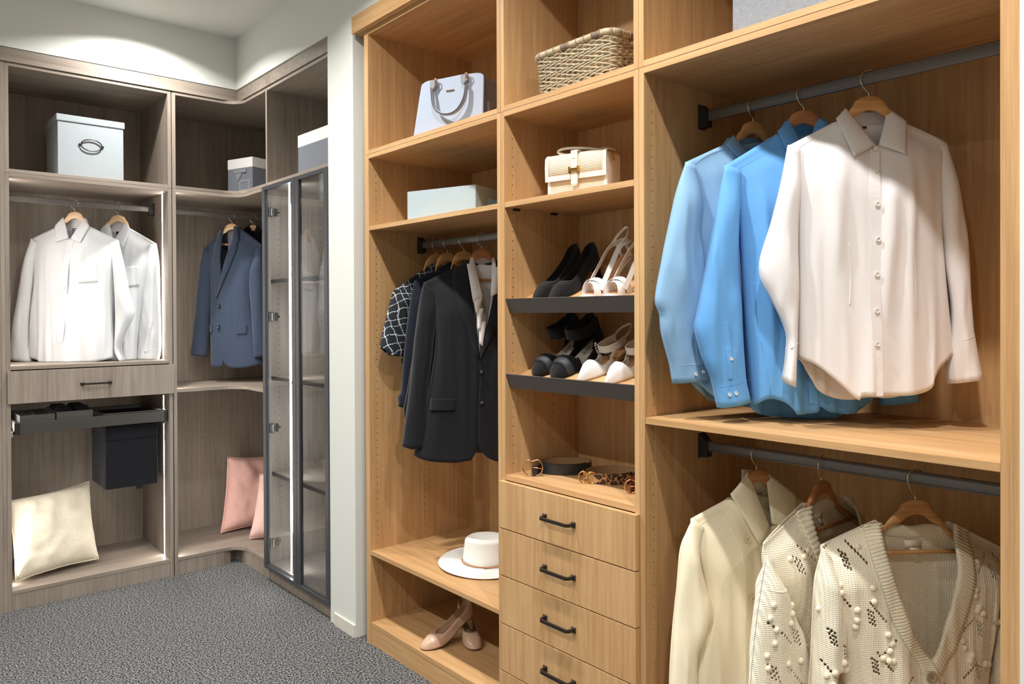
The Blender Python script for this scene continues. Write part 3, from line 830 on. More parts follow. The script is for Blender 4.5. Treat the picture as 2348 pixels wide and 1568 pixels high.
def cuff(fr, sl, so, a, b, width, mat, btns=(), bmat='button_white'):
    """raised cuff edge line across the sleeve, between pixel points a and b, and its buttons"""
    seam(fr, [a, b], sl, mat, so, r=.0012, off=.0005, n=14, name='cuff_seam')
    if btns: buttons(fr, btns, sl, bmat, so, .0048, off=.003)

def neck_frac(fr, pts, a, b_):
    P = fr.uvs(pts); Ls = [0]
    for p, q in zip(P, P[1:]): Ls.append(Ls[-1]+(q-p).length)
    return (Ls[a]/Ls[-1], Ls[b_]/Ls[-1])
def shirt(fr, label, mat, body, sl=None, sr=None, collar=None, group=None, depth=.055, seed=1., name='shirt', amp=.012, bmat='button_white', back_hem=None, back_neck=None, top_depth=.42):
    """body: SL, NL, TH (throat), NR, SR, left, right, hem (pixels)"""
    r = root(fr, name, label, 'shirt', group)
    top = [body['SL'], body['NL'], body['TH'], body['NR'], body['SR']]
    f = sheet(fr, top, body['left'], body['right'], body['hem'], depth=depth, seed=seed, amp=amp, top_depth=top_depth, nu=46, nv=52, neck=neck_frac(fr, top, 1, 3))
    bn = back_neck or [(lerp(body['NL'][0], body['NR'][0], .5), lerp(body['NL'][1], body['NR'][1], .5)+3)]
    bt_ = [body['SL'], body['NL']]+bn+[body['NR'], body['SR']]
    b = sheet(fr, bt_, body['left'], body['right'], back_hem or body['hem'], depth=depth*.8, sign=1, seed=seed+3, amp=amp, top_depth=top_depth, nu=46, nv=52, neck=neck_frac(fr, bt_, 1, len(bt_)-2))
    b.Y[1:] = np.maximum(b.Y[1:], .002)
    o = shell('body', f, b, mat, r)
    return r, f, o
# ------------------------------------------------------------------ upper shirts in the oak wardrobe
def collar_leaf(fr, r, pts, sh, mat, back=.018, lift=.006, bulge=.006, name='collar'):
    """pts: top (at back of neck), outer (on shoulder), tip, inner (throat)"""
    uv = fr.uvs(pts)
    yo, yt, yi = [sh.y(p.x, p.y) for p in (uv[1], uv[2], uv[3])]
    return quad(fr, name, pts, [back*.2, min(yo, -.004)-lift, yt-lift-.002, yi-lift], mat, r, bulge=bulge, solid=.0022)

# white shirt in front
fr = rail_frame(1993, 190, 0, ROD3[0], ROD3[1], -6.5, 1.1395)
body = dict(SL=(1806, 335), NL=(1915, 279), TH=(2003, 341), NR=(2072, 281), SR=(2172, 326),
            left=[(1823, 420), (1826, 560), (1826, 700), (1826, 820)], right=[(2160, 420), (2160, 520), (2166, 605), (2178, 720), (2186, 805)],
            hem=[(1862, 834), (1910, 872), (1956, 914), (1962, 904), (2010, 902), (2050, 903), (2100, 896), (2121, 884), (2126, 862), (2150, 833)])
hanger(fr, 'wooden hanger carrying the white blouse in front of two blue shirts', fit=[body['SL'], body['NL'], body['NR'], body['SR']])
wsh, f, o = shirt(fr, 'white button-up blouse hanging in front of two blue shirts', 'shirt_white', body, group=None, depth=.05, seed=2.3, amp=.030,
                  back_hem=Z2((1010, 930), (1080, 1040), (1130, 1110), (1230, 1155), (1330, 1165), (1450, 1150), (1600, 1145), (1700, 1100), (1760, 1010)))
lf, lo = sleeve(fr, wsh, [(1804, 335), (1788, 420), (1766, 510), (1738, 615), (1768, 690), (1800, 760), (1800, 805), (1791, 872)], [(1832, 342), (1833, 430), (1828, 520), (1828, 620), (1828, 690), (1825, 760), (1823, 805), (1819, 886)], 'shirt_white', bulge=.034, seed=7.1, amp=.012, y0=-.012)
cuff(fr, lf, lo, (1800, 800), (1824, 785), 0, 'shirt_white')
rf, ro = sleeve(fr, wsh, [(2150, 336), (2150, 430), (2156, 530), (2166, 610), (2178, 700), (2178, 770), (2170, 835), (2174, 879)], [(2172, 326), (2190, 390), (2208, 480), (2222, 600), (2227, 720), (2231, 770), (2240, 815), (2251, 866)], 'shirt_white', bulge=.032, seed=8.7, amp=.014, y0=.004)
cuff(fr, rf, ro, (2180, 785), (2233, 766), 0, 'shirt_white')
collar_leaf(fr, wsh, [(1940, 247), (1913, 275), (1946, 366), (1999, 338)], f, 'shirt_white')
collar_leaf(fr, wsh, [(2037, 248), (2074, 281), (2062, 361), (2006, 338)], f, 'shirt_white')
quad(fr, 'collar_stand', [(1938, 250), (2038, 250), (2062, 288), (1922, 288)], [.03, .03, .034, .034], 'shirt_white', wsh, solid=.002)
strip(fr, 'placket', [(1997, 345), (1992, 450), (1993, 560), (1990, 650), (1994, 760), (1996, 903)], f, .024, 'shirt_white', wsh, off=.003, n=40)
buttons(fr, Z1((1422, 915), (1420, 1045), (1415, 1255), (1418, 1462))+Z2((1420, 193), (1412, 400), (1411, 615), (1412, 811)), f, 'button_white', wsh, .0062, off=.0065)
seam(fr, [(1815, 350), (1860, 322), (1922, 290)], f, 'shirt_white', wsh); seam(fr, [(2068, 286), (2120, 305), (2168, 332)], f, 'shirt_white', wsh)
seam(fr, [(1934, 560), (1938, 640), (1936, 700)], f, 'shirt_white', wsh, r=.0014); seam(fr, [(2076, 560), (2080, 650), (2082, 720)], f, 'shirt_white', wsh, r=.0011)
quad(fr, 'size_label', [(1981, 287), (1991, 287), (1991, 292), (1981, 292)], [.011]*4, 'label_ink', wsh, n=1, solid=.0005)

# mid-blue shirt
fr = rail_frame(1844, 222, 0, ROD3[0], ROD3[1], 4, 1.1395)
bd = dict(SL=Z1((525, 1010))[0], NL=Z1((842, 815))[0], TH=Z1((1000, 960))[0], NR=(1908, 300), SR=(2020, 372),
          left=Z1((585, 1120), (612, 1330))+Z2((628, 300), (640, 520), (652, 760), (690, 1190)), right=[(2010, 480), (2005, 650), (2000, 800), (1998, 900)],
          hem=Z2((760, 1138), (840, 1155), (905, 1215), (920, 1228), (1045, 1215), (1060, 1180), (1120, 1215), (1250, 1222), (1390, 1158)))
hanger(fr, 'wooden hanger carrying the bright blue shirt behind the white blouse', 'hanger_wood_red', fit=[bd['SL'], bd['NL'], bd['NR'], bd['SR']])
bsh, f, o = shirt(fr, 'bright blue shirt hanging between the pale blue shirt and the white blouse', 'shirt_blue', bd, depth=.05, seed=12.3, amp=.022,
                  back_hem=Z2((720, 1225), (800, 1258), (930, 1272), (1060, 1276), (1160, 1279), (1270, 1262), (1330, 1190)))
lf, lo = sleeve(fr, bsh, Z1((525, 1010), (485, 1200), (440, 1440))+Z2((398, 400), (348, 650), (336, 720), (378, 880), (430, 1010), (447, 1070), (474, 1196)),
                Z1((620, 1040), (612, 1200), (600, 1400))+Z2((598, 300), (606, 460), (622, 640), (636, 850), (648, 1010), (652, 1050), (678, 1160)), 'shirt_blue', bulge=.034, seed=3.4, amp=.014, y0=-.016)
cuff(fr, lf, lo, Z2((450, 1072))[0], Z2((650, 1030))[0], 0, 'shirt_blue', Z2((522, 1110), (559, 1102), (530, 898)))
strip(fr, 'sleeve_placket', Z2((500, 680), (510, 800), (525, 1020)), lf, .014, 'shirt_blue', lo, off=.0022)
sleeve(fr, bsh, [(2000, 385), (2005, 600), (2015, 800), Z2((1482, 1188))[0]], [(2020, 372), (2060, 560), (2095, 780), Z2((1722, 1164))[0]], 'shirt_blue', bulge=.025, seed=6.6, y0=.01)
collar_leaf(fr, bsh, Z1((926, 716), (840, 805), (882, 935), (985, 905)), f, 'shirt_blue')
collar_leaf(fr, bsh, Z1((1100, 704), (1150, 760), (1120, 920), (1010, 915)), f, 'shirt_blue')
quad(fr, 'collar_stand', Z1((925, 720), (1100, 708), (1140, 800), (880, 830)), [.03, .03, .034, .034], 'shirt_blue', bsh, solid=.002)
strip(fr, 'placket', [(1838, 365), (1838, 600), (1842, 800), (1845, 920)], f, .024, 'shirt_blue', bsh, off=.003)
seam(fr, Z1((570, 1050), (700, 975), (858, 895)), f, 'shirt_blue', bsh)
seam(fr, Z1((570, 1060), (600, 1200), (640, 1320)), f, 'shirt_blue', bsh)
seam(fr, Z2((690, 440), (692, 600), (712, 760), (745, 960), (768, 1130)), f, 'shirt_blue', bsh, r=.0016)

# pale blue shirt
fr = rail_frame(1728.5, 255, 0, ROD3[0], ROD3[1], 22, 1.1395)
bd = dict(SL=Z1((292, 985))[0], NL=Z1((520, 880))[0], TH=Z1((690, 1030))[0], NR=(1782, 318), SR=(1850, 362),
          left=Z1((345, 1100), (378, 1260), (372, 1430))+Z2((385, 300), (395, 520), (400, 760), (330, 1035)), right=[(1852, 480), (1856, 700), (1862, 850), (1868, 952)],
          hem=Z2((450, 1148), (560, 1180), (720, 1205), (900, 1255)))
hanger(fr, 'wooden hanger carrying the pale blue shirt nearest the rail bracket', fit=[bd['SL'], bd['NL'], bd['NR'], bd['SR']])
psh, f, o = shirt(fr, 'pale blue shirt hanging nearest the rail bracket, behind the bright blue one', 'shirt_pale_blue', bd, depth=.045, seed=22.3, amp=.02)
lf, lo = sleeve(fr, psh, Z1((292, 985), (232, 1170), (165, 1470))+Z2((140, 330), (104, 550), (130, 630), (140, 740), (172, 870), (192, 940), (211, 1054)),
                Z1((345, 1010), (378, 1200), (366, 1420))+Z2((385, 300), (398, 430), (392, 600), (402, 760), (415, 900), (418, 935), (428, 1020)), 'shirt_pale_blue', bulge=.034, seed=13.4, amp=.014, y0=-.006)
cuff(fr, lf, lo, Z2((195, 945))[0], Z2((415, 925))[0], 0, 'shirt_pale_blue', Z2((300, 992), (350, 980)))
strip(fr, 'sleeve_placket', Z2((298, 705), (318, 820), (335, 940)), lf, .014, 'shirt_pale_blue', lo, off=.0022)
collar_leaf(fr, psh, Z1((590, 817), (520, 880), (575, 960), (690, 1000)), f, 'shirt_pale_blue')
collar_leaf(fr, psh, Z1((790, 817), (850, 870), (800, 1000), (700, 1000)), f, 'shirt_pale_blue')
quad(fr, 'collar_stand', Z1((592, 822), (790, 822), (830, 900), (540, 900)), [.03, .03, .034, .034], 'shirt_pale_blue', psh, solid=.002)
seam(fr, Z1((330, 1010), (420, 945), (520, 905)), f, 'shirt_pale_blue', psh)
seam(fr, Z1((328, 1020), (362, 1120), (376, 1220), (362, 1340)), f, 'shirt_pale_blue', psh, r=.0016)

# ------------------------------------------------------------------ lower rail: cream shirt
fr = rail_frame(1736, 1040, 0, ROD4[0], ROD4[1], 22)
bd = dict(SL=Z3((318, 592))[0], NL=Z3((545, 470))[0], TH=Z3((755, 640))[0], NR=Z3((925, 455))[0], SR=Z3((1035, 510))[0],
          left=Z3((340, 760), (385, 960), (390, 1120), (352, 1290), (338, 1420), (332, 1560), (330, 2000)), right=Z3((1040, 700), (1035, 1000), (1045, 1400), (1060, 1900)),
          hem=Z3((600, 2080), (800, 2080)))
hanger(fr, 'wooden hanger carrying the cream button-up shirt', 'hanger_wood_red', hookflip=1, fit=[bd['SL'], bd['NL'], bd['NR'], bd['SR']])
csh, f, o = shirt(fr, 'plain cream button-up shirt with a large soft collar', 'shirt_cream', bd, depth=.05, seed=32.3, amp=.018, bmat='button_cream')
lf, lo = sleeve(fr, csh, Z3((318, 590), (285, 660), (256, 745), (236, 900), (222, 1050), (206, 1250), (190, 1500), (178, 1800)),
                Z3((385, 640), (345, 800), (385, 980), (432, 1120), (420, 1190), (352, 1290), (328, 1420), (330, 1800)), 'shirt_cream', bulge=.034, seed=14.4, amp=.014, y0=-.010, nv=50)
collar_leaf(fr, csh, Z3((662, 308), (536, 440), (668, 722), (752, 628)), f, 'shirt_cream', bulge=.010)
collar_leaf(fr, csh, Z3((765, 312), (925, 445), (905, 640), (760, 605)), f, 'shirt_cream', bulge=.008)
quad(fr, 'collar_stand', Z3((662, 312), (765, 315), (850, 470), (660, 470)), [.03, .03, .03, .03], 'shirt_cream', csh, solid=.002)
strip(fr, 'placket', Z3((700, 700), (690, 900), (688, 1200), (695, 1560), (700, 1900)), f, .030, 'shirt_cream', csh, off=.003)
seam(fr, Z3((322, 660), (440, 570), (545, 520)), f, 'shirt_cream', csh)
seam(fr, Z3((500, 570), (560, 760), (572, 1000), (570, 1300), (575, 1600)), f, 'shirt_cream', csh, r=.0013)
buttons(fr, Z3((598, 690), (608, 1023), (622, 1328), (626, 1640)), f, 'button_cream', csh, .0098, off=.0075)
for zz_ in (444, 452): quad(fr, 'label_print', Z3((700, zz_), (756, zz_-1), (754, zz_+4), (702, zz_+5)), [.0103]*4, 'label_ink', csh, n=1, solid=.0003)
lb = quad(fr, 'brand_label', Z3((685, 440), (772, 437), (745, 468), (712, 468)), [.011]*4, 'label_white', csh, n=2, solid=.0005)

# ------------------------------------------------------------------ cardigans
mt, nt, b = newmat('knit')
N = nt.nodes.new; L = nt.links.new
tc = N('ShaderNodeTexCoord')
wv = []
for sc, dr_ in ((52, 'X'), (70, 'Z')):
    w = N('ShaderNodeTexWave'); w.wave_type = 'BANDS'; w.bands_direction = dr_; w.inputs['Scale'].default_value = sc; w.inputs['Distortion'].default_value = 1.2; w.inputs['Detail'].default_value = 1
    L(tc.outputs['Object'], w.inputs['Vector']); wv.append(w.outputs['Fac'])
mu = N('ShaderNodeMath'); mu.operation = 'MULTIPLY'; L(wv[0], mu.inputs[0]); L(wv[1], mu.inputs[1])
bp = N('ShaderNodeBump'); bp.inputs['Strength'].default_value = .6; bp.inputs['Distance'].default_value = .002
L(mu.outputs[0], bp.inputs['Height']); L(bp.outputs['Normal'], b.inputs['Normal'])
rp = N('ShaderNodeValToRGB'); rp.color_ramp.elements[0].color = srgb(246, 234, 207); rp.color_ramp.elements[1].color = srgb(250, 240, 216); rp.color_ramp.elements[1].position = .5
L(mu.outputs[0], rp.inputs['Fac']); L(rp.outputs['Color'], b.inputs['Base Color'])
b.inputs['Roughness'].default_value = .95; b.inputs['Sheen Weight'].default_value = .3; b.inputs['Specular IOR Level'].default_value = .1
plain('wool', srgb(246, 234, 206), .95, bump=.5, bscale=500, spec=.1, sheen=.3)

def open_front(fr, r, side_l, SL, NL, edge_l, hem_l, side_r, SR, NR, edge_r, hem_r, mat, depth=.05, seed=1., amp=.012, back_top=None, back_hem=(), back_mat=None, nu=26, nv=52, back_depth=.8, overlap=.004, holes_l=None, holes_r=None):
    """body open down the front: left and right fronts and a back. side lists run from shoulder to hem, edge lists from neck to hem"""
    k = dict(depth=depth, seed=seed, amp=amp, top_depth=.3, nu=nu, nv=nv)
    k['top_depth'] = .30
    fl = sheet(fr, [SL, NL], side_l, edge_l, hem_l, edge_r=False, neck=(.9, 2), **k)
    fR = sheet(fr, [NR, SR], edge_r, side_r, hem_r, edge_l=False, neck=(-1, .1), **k)
    fl.Y -= overlap*0; fR.Y += overlap
    bt = [SL, NL]+(back_top or [])+[NR, SR]
    bk = sheet(fr, bt, side_l, side_r, back_hem, depth=depth*back_depth, sign=1, seed=seed+2, amp=amp*.5, top_depth=.4, nu=nu+14, nv=nv)
    fl.holes, fR.holes = holes_l, holes_r
    a = shell('front_panel', fl, None, mat, r); c = shell('front_panel', fR, None, mat, r); d = shell('back_panel', bk, None, back_mat or mat, r)
    return fl, fR, bk
def rib_band(fr, r, inner, outer, sh, mat='wool', off=.004, n=44, name='rib_band', flip=False):
    """ribbed knitted edge band: cross ribs between two pixel lines"""
    m_ = n*5; A = spline(fr.uvs(inner), m_); B = spline(fr.uvs(outer), m_); P = []
    for i, (a, b_) in enumerate(zip(A, B)):
        row = []
        for q in range(6):
            p = a.lerp(b_, q/5); y = sh.y(p.x, p.y)-off-.0020*math.sin(2*math.pi*i/5)-.002*math.sin(math.pi*q/5)
            row.append(Vector((p.x, y, p.y)))
        P.append(row)
    return fin(name, MB().grid(P).data(), mat, r, smooth=True, solid=.003)
BOB = None
def bobbles(fr, r, pts, sh, rad=.0062):
    global BOB
    for p in pts:
        q = fr.uv(p)
        if BOB is None:
            o = fin('bobble', sphere_data(.0082, 10, 7, sy=.7).data(), 'wool', r, smooth=True); BOB = o.data
        else:
            o = bpy.data.objects.new('bobble', BOB); COL.objects.link(o); o.parent = r
        o.location = (q.x, sh.y(q.x, q.y)-.0015, q.y)
def eyelets(fr, groups):
    """centres of the open-work eyelets, in the garment's plane"""
    return [fr.uv((cx+j*dx+i*kx, cy+j*dy+i*ky)) for (cx, cy, rows, cols, dx, dy, kx, ky) in groups for i in range(rows) for j in range(cols)]
def diamonds(spec):
    out = []
    for (x, y, kind) in spec:
        X, Y = 1460+x/2.579, 960+y/2.579
        if kind == 'd': out.append((X, Y, 4, 3, 5.2, 3.0, 1.6, 9.0))          # lattice patch
        elif kind == 'r': out.append((X, Y, 1, 8, 4.6, 5.6, 0, 0))             # row going down right
        elif kind == 'l': out.append((X, Y, 1, 7, -4.6, 5.6, 0, 0))
    return out

# back cardigan
fr = rail_frame(1885.7, 1058, 0, ROD4[0], ROD4[1], 38)
hanger(fr, 'wooden hanger with a bar carrying the cardigan beside the cream shirt', 'hanger_wood_red', bar=True, fit=Z3((748, 738), (995, 505), (1195, 452), (1350, 575)))
r = root(fr, 'cardigan', 'cream bobble-knit cardigan hanging between the cream shirt and its twin', 'cardigan', 'cream cardigans')
fl, fR, bk = open_front(fr, r, Z3((740, 830), (765, 960), (800, 1040), (880, 1200), (945, 1400), (975, 1700)), Z3((748, 738))[0], Z3((995, 505))[0],
    Z3((985, 640), (985, 760), (1010, 920), (1032, 1150), (1040, 1400), (1045, 1700)), [],
    Z3((1345, 700), (1335, 900), (1335, 1200), (1335, 1700)), Z3((1350, 575))[0], Z3((1195, 452))[0],
    Z3((1240, 500), (1235, 650), (1200, 850), (1120, 1080), (1060, 1250), (1045, 1700)), [], 'knit', depth=.05, seed=41., amp=.010, back_top=Z3((1095, 520)), back_depth=.5, nu=80, nv=190, holes_l=eyelets(fr, diamonds([(850, 800, 'd'), (888, 735, 'r'), (930, 1080, 'd'), (950, 1030, 'r')])))
lf, lo = sleeve(fr, r, Z3((742, 800), (724, 900), (708, 1000), (690, 1120), (665, 1340), (645, 1560), (640, 1720)), Z3((770, 900), (800, 980), (830, 1100), (900, 1250), (950, 1420), (985, 1560), (985, 1720)), 'knit', bulge=.045, seed=15., amp=.014, fx=14, fz=5, y0=-.014, nu=80, nv=150, holes=eyelets(fr, diamonds([(795, 1200, 'd'), (885, 1300, 'd'), (700, 1180, 'r'), (690, 1420, 'd'), (790, 1440, 'r')])))
seam(fr, Z3((712, 992), (760, 985), (800, 960)), lf, 'wool', lo, r=.0016)
rib_band(fr, r, Z3((998, 503), (986, 640), (986, 760), (1012, 920), (1034, 1150), (1042, 1400), (1046, 1700)), Z3((935, 545), (935, 680), (945, 790), (970, 940), (990, 1160), (995, 1400), (1000, 1700)), fl)
rib_band(fr, r, Z3((1195, 452), (1240, 500), (1235, 650)), Z3((1260, 470), (1305, 560), (1300, 680)), fR)
rib_band(fr, r, Z3((1000, 505), (1090, 500), (1190, 455)), Z3((1005, 565), (1095, 575), (1215, 520)), bk, off=-.002)
bobbles(fr, r, Z3((925, 755), (835, 810), (900, 790), (960, 1010), (985, 1040)), fl)
bobbles(fr, r, Z3((715, 1070), (705, 1150), (720, 1210), (715, 1290), (690, 1370), (800, 1065), (790, 1110), (780, 1165), (840, 1380), (770, 1400), (905, 1310), (690, 1440)), lf)
quad(fr, 'brand_label', Z3((1072, 565), (1118, 560), (1120, 590), (1075, 595)), [.010]*4, 'wool', r, n=2, solid=.001)
quad(fr, 'size_label', Z3((1085, 595), (1100, 592), (1125, 630), (1110, 636)), [.008]*4, 'label_white', r, n=1, solid=.0006)

# front cardigan
fr = rail_frame(2100.6, 1100, 0, ROD4[0], ROD4[1], 2)
hanger(fr, 'wooden hanger with a bar carrying the cardigan beside the end panel', 'hanger_wood', bar=True, top=-.052, fit=Z3((1085, 748), (1420, 602), (1852, 608), (2220, 790)))
r = root(fr, 'cardigan', 'cream bobble-knit cardigan hanging beside the tall oak end panel', 'cardigan', 'cream cardigans')
vl = Z3((1425, 780), (1460, 960), (1530, 1150), (1600, 1290), (1662, 1368), (1692, 1480), (1700, 1800))
fl, fR, bk = open_front(fr, r, Z3((1105, 900), (1165, 1150), (1200, 1400), (1210, 1560), (1215, 1800)), Z3((1085, 748))[0], Z3((1420, 602))[0], vl, [],
    Z3((2160, 900), (2110, 1100), (2080, 1300), (2060, 1560), (2060, 1800)), Z3((2220, 790))[0], Z3((1852, 608))[0],
    Z3((1832, 820), (1790, 1010), (1740, 1180), (1690, 1310), (1640, 1400), (1610, 1500), (1610, 1800)), [], 'knit', depth=.055, seed=51., amp=.012, back_top=Z3((1500, 655), (1640, 640), (1780, 655)), back_depth=.45, overlap=.003, nu=100, nv=190, holes_l=eyelets(fr, diamonds([(1140, 720, 'l'), (1180, 770, 'd'), (1228, 718, 'r'), (1120, 1010, 'd'), (1120, 960, 'r'), (1300, 1080, 'd'), (1315, 1040, 'r'), (1325, 1360, 'd'), (1355, 1325, 'r'), (1455, 1250, 'l'), (1560, 1470, 'l')])), holes_r=eyelets(fr, diamonds([(2025, 785, 'l'), (2030, 830, 'd'), (2088, 790, 'r'), (2140, 1060, 'l'), (1935, 1150, 'd'), (1915, 1130, 'l'), (2030, 1150, 'r'), (1930, 1385, 'l'), (1930, 1400, 'd'), (1740, 1505, 'r'), (2010, 1540, 'l')])))
lf, lo = sleeve(fr, r, Z3((1083, 750), (1062, 880), (1045, 1000), (1034, 1150), (1028, 1300), (1012, 1560), (1005, 1750)), Z3((1140, 820), (1180, 1000), (1215, 1180), (1210, 1350), (1205, 1440), (1155, 1480), (1140, 1750)), 'knit', bulge=.048, seed=16., amp=.014, fx=14, fz=5, y0=-.010, nu=64, nv=150, holes=eyelets(fr, diamonds([(1075, 1190, 'd'), (1165, 1290, 'd'), (1045, 1380, 'r')])))
rf, ro = sleeve(fr, r, Z3((2190, 800), (2150, 1000), (2110, 1150), (2085, 1300), (2075, 1450), (2070, 1560), (2060, 1750)), Z3((2222, 792), (2255, 900), (2275, 1050), (2290, 1200), (2300, 1400), (2305, 1560), (2305, 1750)), 'knit', bulge=.045, seed=17., amp=.014, fx=14, fz=5, y0=-.012)
rib_band(fr, r, Z3((1420, 600), (1424, 780), (1460, 960), (1530, 1150), (1600, 1290), (1662, 1368)), Z3((1335, 628), (1342, 800), (1385, 980), (1445, 1160), (1520, 1290), (1590, 1385)), fl)
rib_band(fr, r, Z3((1662, 1368), (1690, 1420), (1697, 1500), (1702, 1800)), Z3((1590, 1385), (1606, 1440), (1612, 1500), (1612, 1800)), fl, n=40)
rib_band(fr, r, Z3((1852, 608), (1832, 820), (1790, 1010), (1740, 1180), (1690, 1310), (1660, 1368)), Z3((1955, 655), (1925, 880), (1885, 1060), (1830, 1230), (1770, 1350), (1705, 1440)), fR)
rib_band(fr, r, Z3((1422, 640), (1540, 632), (1640, 640), (1740, 628), (1846, 640)), Z3((1424, 690), (1540, 705), (1640, 712), (1740, 700), (1842, 690)), bk, off=-.001)
bobbles(fr, r, Z3((1285, 745), (1330, 950), (1335, 1030), (1410, 1215), (1435, 1270), (1420, 1310), (1415, 1365), (1440, 1370), (1385, 1355), (1160, 950), (1240, 1080), (1240, 1140), (1235, 1180)), fl)
bobbles(fr, r, Z3((1150, 985), (1190, 1005), (1045, 1095), (1225, 1300), (1240, 1330), (1100, 1430), (1165, 1385), (1060, 1450), (1090, 1500), (1180, 1430)), lf)
bobbles(fr, r, Z3((1960, 815), (1925, 965), (1935, 1085), (1965, 1100), (1920, 1000), (2120, 1000), (2075, 1165), (1850, 1260), (1860, 1300), (1890, 1370), (1990, 1400), (2020, 1410), (1900, 1340), (1945, 1065)), fR)
bt = fr.uv(Z3((1650, 1450))[0]); button_at(bt.x, fl.y(bt.x, bt.y)-.012, bt.y, 'button_horn', r, .0145)
quad(fr, 'brand_label', Z3((1592, 722), (1690, 722), (1690, 768), (1592, 768)), [.006]*4, 'wool', r, n=2, solid=.001)
quad(fr, 'size_label', Z3((1612, 762), (1668, 762), (1684, 812), (1632, 814)), [.0]*4, 'label_white', r, n=1, solid=.0006)
# ------------------------------------------------------------------ dark jackets on the short oak rail
def jacket(fr, label, mat, SL, NL, side_l, edge_l, hem_l, SR, NR, side_r, edge_r, hem_r, back_top, lining, seed, depth=.055, name='blazer', amp=.006, right_over=True, group=None, cat='blazer'):
    r = root(fr, name, label, cat, group)
    fl, fR, bk = open_front(fr, r, side_l, SL, NL, edge_l, hem_l, side_r, SR, NR, edge_r, hem_r, mat, depth=depth, seed=seed, amp=amp, back_top=back_top, back_mat=lining, overlap=-.005 if right_over else .005)
    return r, fl, fR, bk

# patterned blouse
mt, nt, b = newmat('dotted_check')
N = nt.nodes.new; L = nt.links.new
tc = N('ShaderNodeTexCoord'); mp = N('ShaderNodeMapping'); mp.inputs['Rotation'].default_value = (0, math.radians(12), 0); mp.inputs['Scale'].default_value = (30, 30, 30)
L(tc.outputs['Object'], mp.inputs['Vector'])
ns = N('ShaderNodeTexNoise'); ns.inputs['Scale'].default_value = .35; L(mp.outputs[0], ns.inputs['Vector'])
va = N('ShaderNodeMix'); va.data_type = 'VECTOR'; va.inputs['Factor'].default_value = .6
sp = N('ShaderNodeSeparateXYZ')
vadd = N('ShaderNodeVectorMath'); vadd.operation = 'MULTIPLY_ADD'; L(ns.outputs['Color'], vadd.inputs[0]); vadd.inputs[1].default_value = (2.2, 0, 2.2); L(mp.outputs[0], vadd.inputs[2])
L(vadd.outputs[0], sp.inputs[0])
def mth(op, a, bb=None, c=None):
    q = N('ShaderNodeMath'); q.operation = op
    for k, v in enumerate((a, bb, c)):
        if v is None: continue
        if isinstance(v, (int, float)): q.inputs[k].default_value = v
        else: L(v, q.inputs[k])
    return q.outputs[0]
def tri(v): return mth('ABSOLUTE', mth('SUBTRACT', mth('FRACT', v), .5))     # 0 at line centre .. .5
fx_, fz_ = tri(sp.outputs['X']), tri(sp.outputs['Z'])
dx_, dz_ = tri(mth('MULTIPLY', sp.outputs['X'], 6.0)), tri(mth('MULTIPLY', sp.outputs['Z'], 6.0))
lx = mth('MULTIPLY', mth('LESS_THAN', fx_, .055), mth('LESS_THAN', dz_, .30)); lz = mth('MULTIPLY', mth('LESS_THAN', fz_, .055), mth('LESS_THAN', dx_, .30))
msk = mth('MAXIMUM', lx, lz)
mix = N('ShaderNodeMix'); mix.data_type = 'RGBA'; L(msk, mix.inputs['Factor']); mix.inputs['A'].default_value = srgb(26, 30, 40); mix.inputs['B'].default_value = srgb(226, 232, 234)
L(mix.outputs['Result'], b.inputs['Base Color']); b.inputs['Roughness'].default_value = .85

fr = rail_frame(1001, 570, 0, ROD1[0], ROD1[1], 30)
bd = dict(SL=ZB_((222, 448))[0], NL=ZB_((436, 300))[0], TH=ZB_((500, 330))[0], NR=ZB_((560, 300))[0], SR=ZB_((770, 440))[0],
          left=ZB_((250, 620), (272, 850), (290, 1120), (300, 1250)), right=ZB_((740, 700), (720, 1000), (720, 1200)), hem=ZB_((500, 1210)))
hanger(fr, 'wooden hanger carrying the dotted black blouse', 'hanger_wood', half=.19, fit=[bd['SL'], bd['NL'], bd['NR'], bd['SR']])
r, f, o = shirt(fr, 'black short-sleeved blouse with a white dotted check', 'dotted_check', bd, depth=.026, seed=61.)
sleeve(fr, r, ZB_((222, 446), (200, 510), (170, 640), (150, 720), (134, 798)), ZB_((320, 440), (330, 560), (320, 700), (300, 780), (276, 842)), 'dotted_check', bulge=.026, seed=62., amp=.005, y0=-.006, hem=ZB_((195, 848), (240, 856)))
quad(fr, 'collar', ZB_((470, 278), (425, 318), (440, 360), (500, 330)), [.0, -.01, -.02, -.02], 'dotted_check', r)

fr = rail_frame(1027, 565, 0, ROD1[0], ROD1[1], 26)
bd = dict(SL=ZB_((352, 388))[0], NL=ZB_((500, 310))[0], TH=ZB_((570, 350))[0], NR=ZB_((640, 310))[0], SR=ZB_((800, 390))[0],
          left=ZB_((380, 700), (380, 1000), (380, 1300)), right=ZB_((780, 700), (780, 1000), (780, 1300)), hem=ZB_((580, 1310)))
hanger(fr, 'wooden hanger carrying the dark navy shirt', 'hanger_wood', half=.19, fit=[bd['SL'], bd['NL'], bd['NR'], bd['SR']])
r, f, o = shirt(fr, 'dark navy long-sleeved shirt hanging beside the dotted blouse', 'navy_dark', bd, depth=.026, seed=64.)
sleeve(fr, r, ZB_((352, 388), (330, 480), (308, 620), (288, 800), (270, 1000), (262, 1085), (247, 1096), (250, 1166)), ZB_((430, 400), (430, 600), (410, 800), (385, 1000), (365, 1080), (345, 1110), (342, 1185)), 'navy_dark', bulge=.022, seed=65., amp=.005, y0=-.006, hem=ZB_((300, 1178)))
quad(fr, 'collar', ZB_((590, 262), (490, 312), (520, 360), (580, 340)), [.0, -.012, -.024, -.02], 'navy_dark', r)

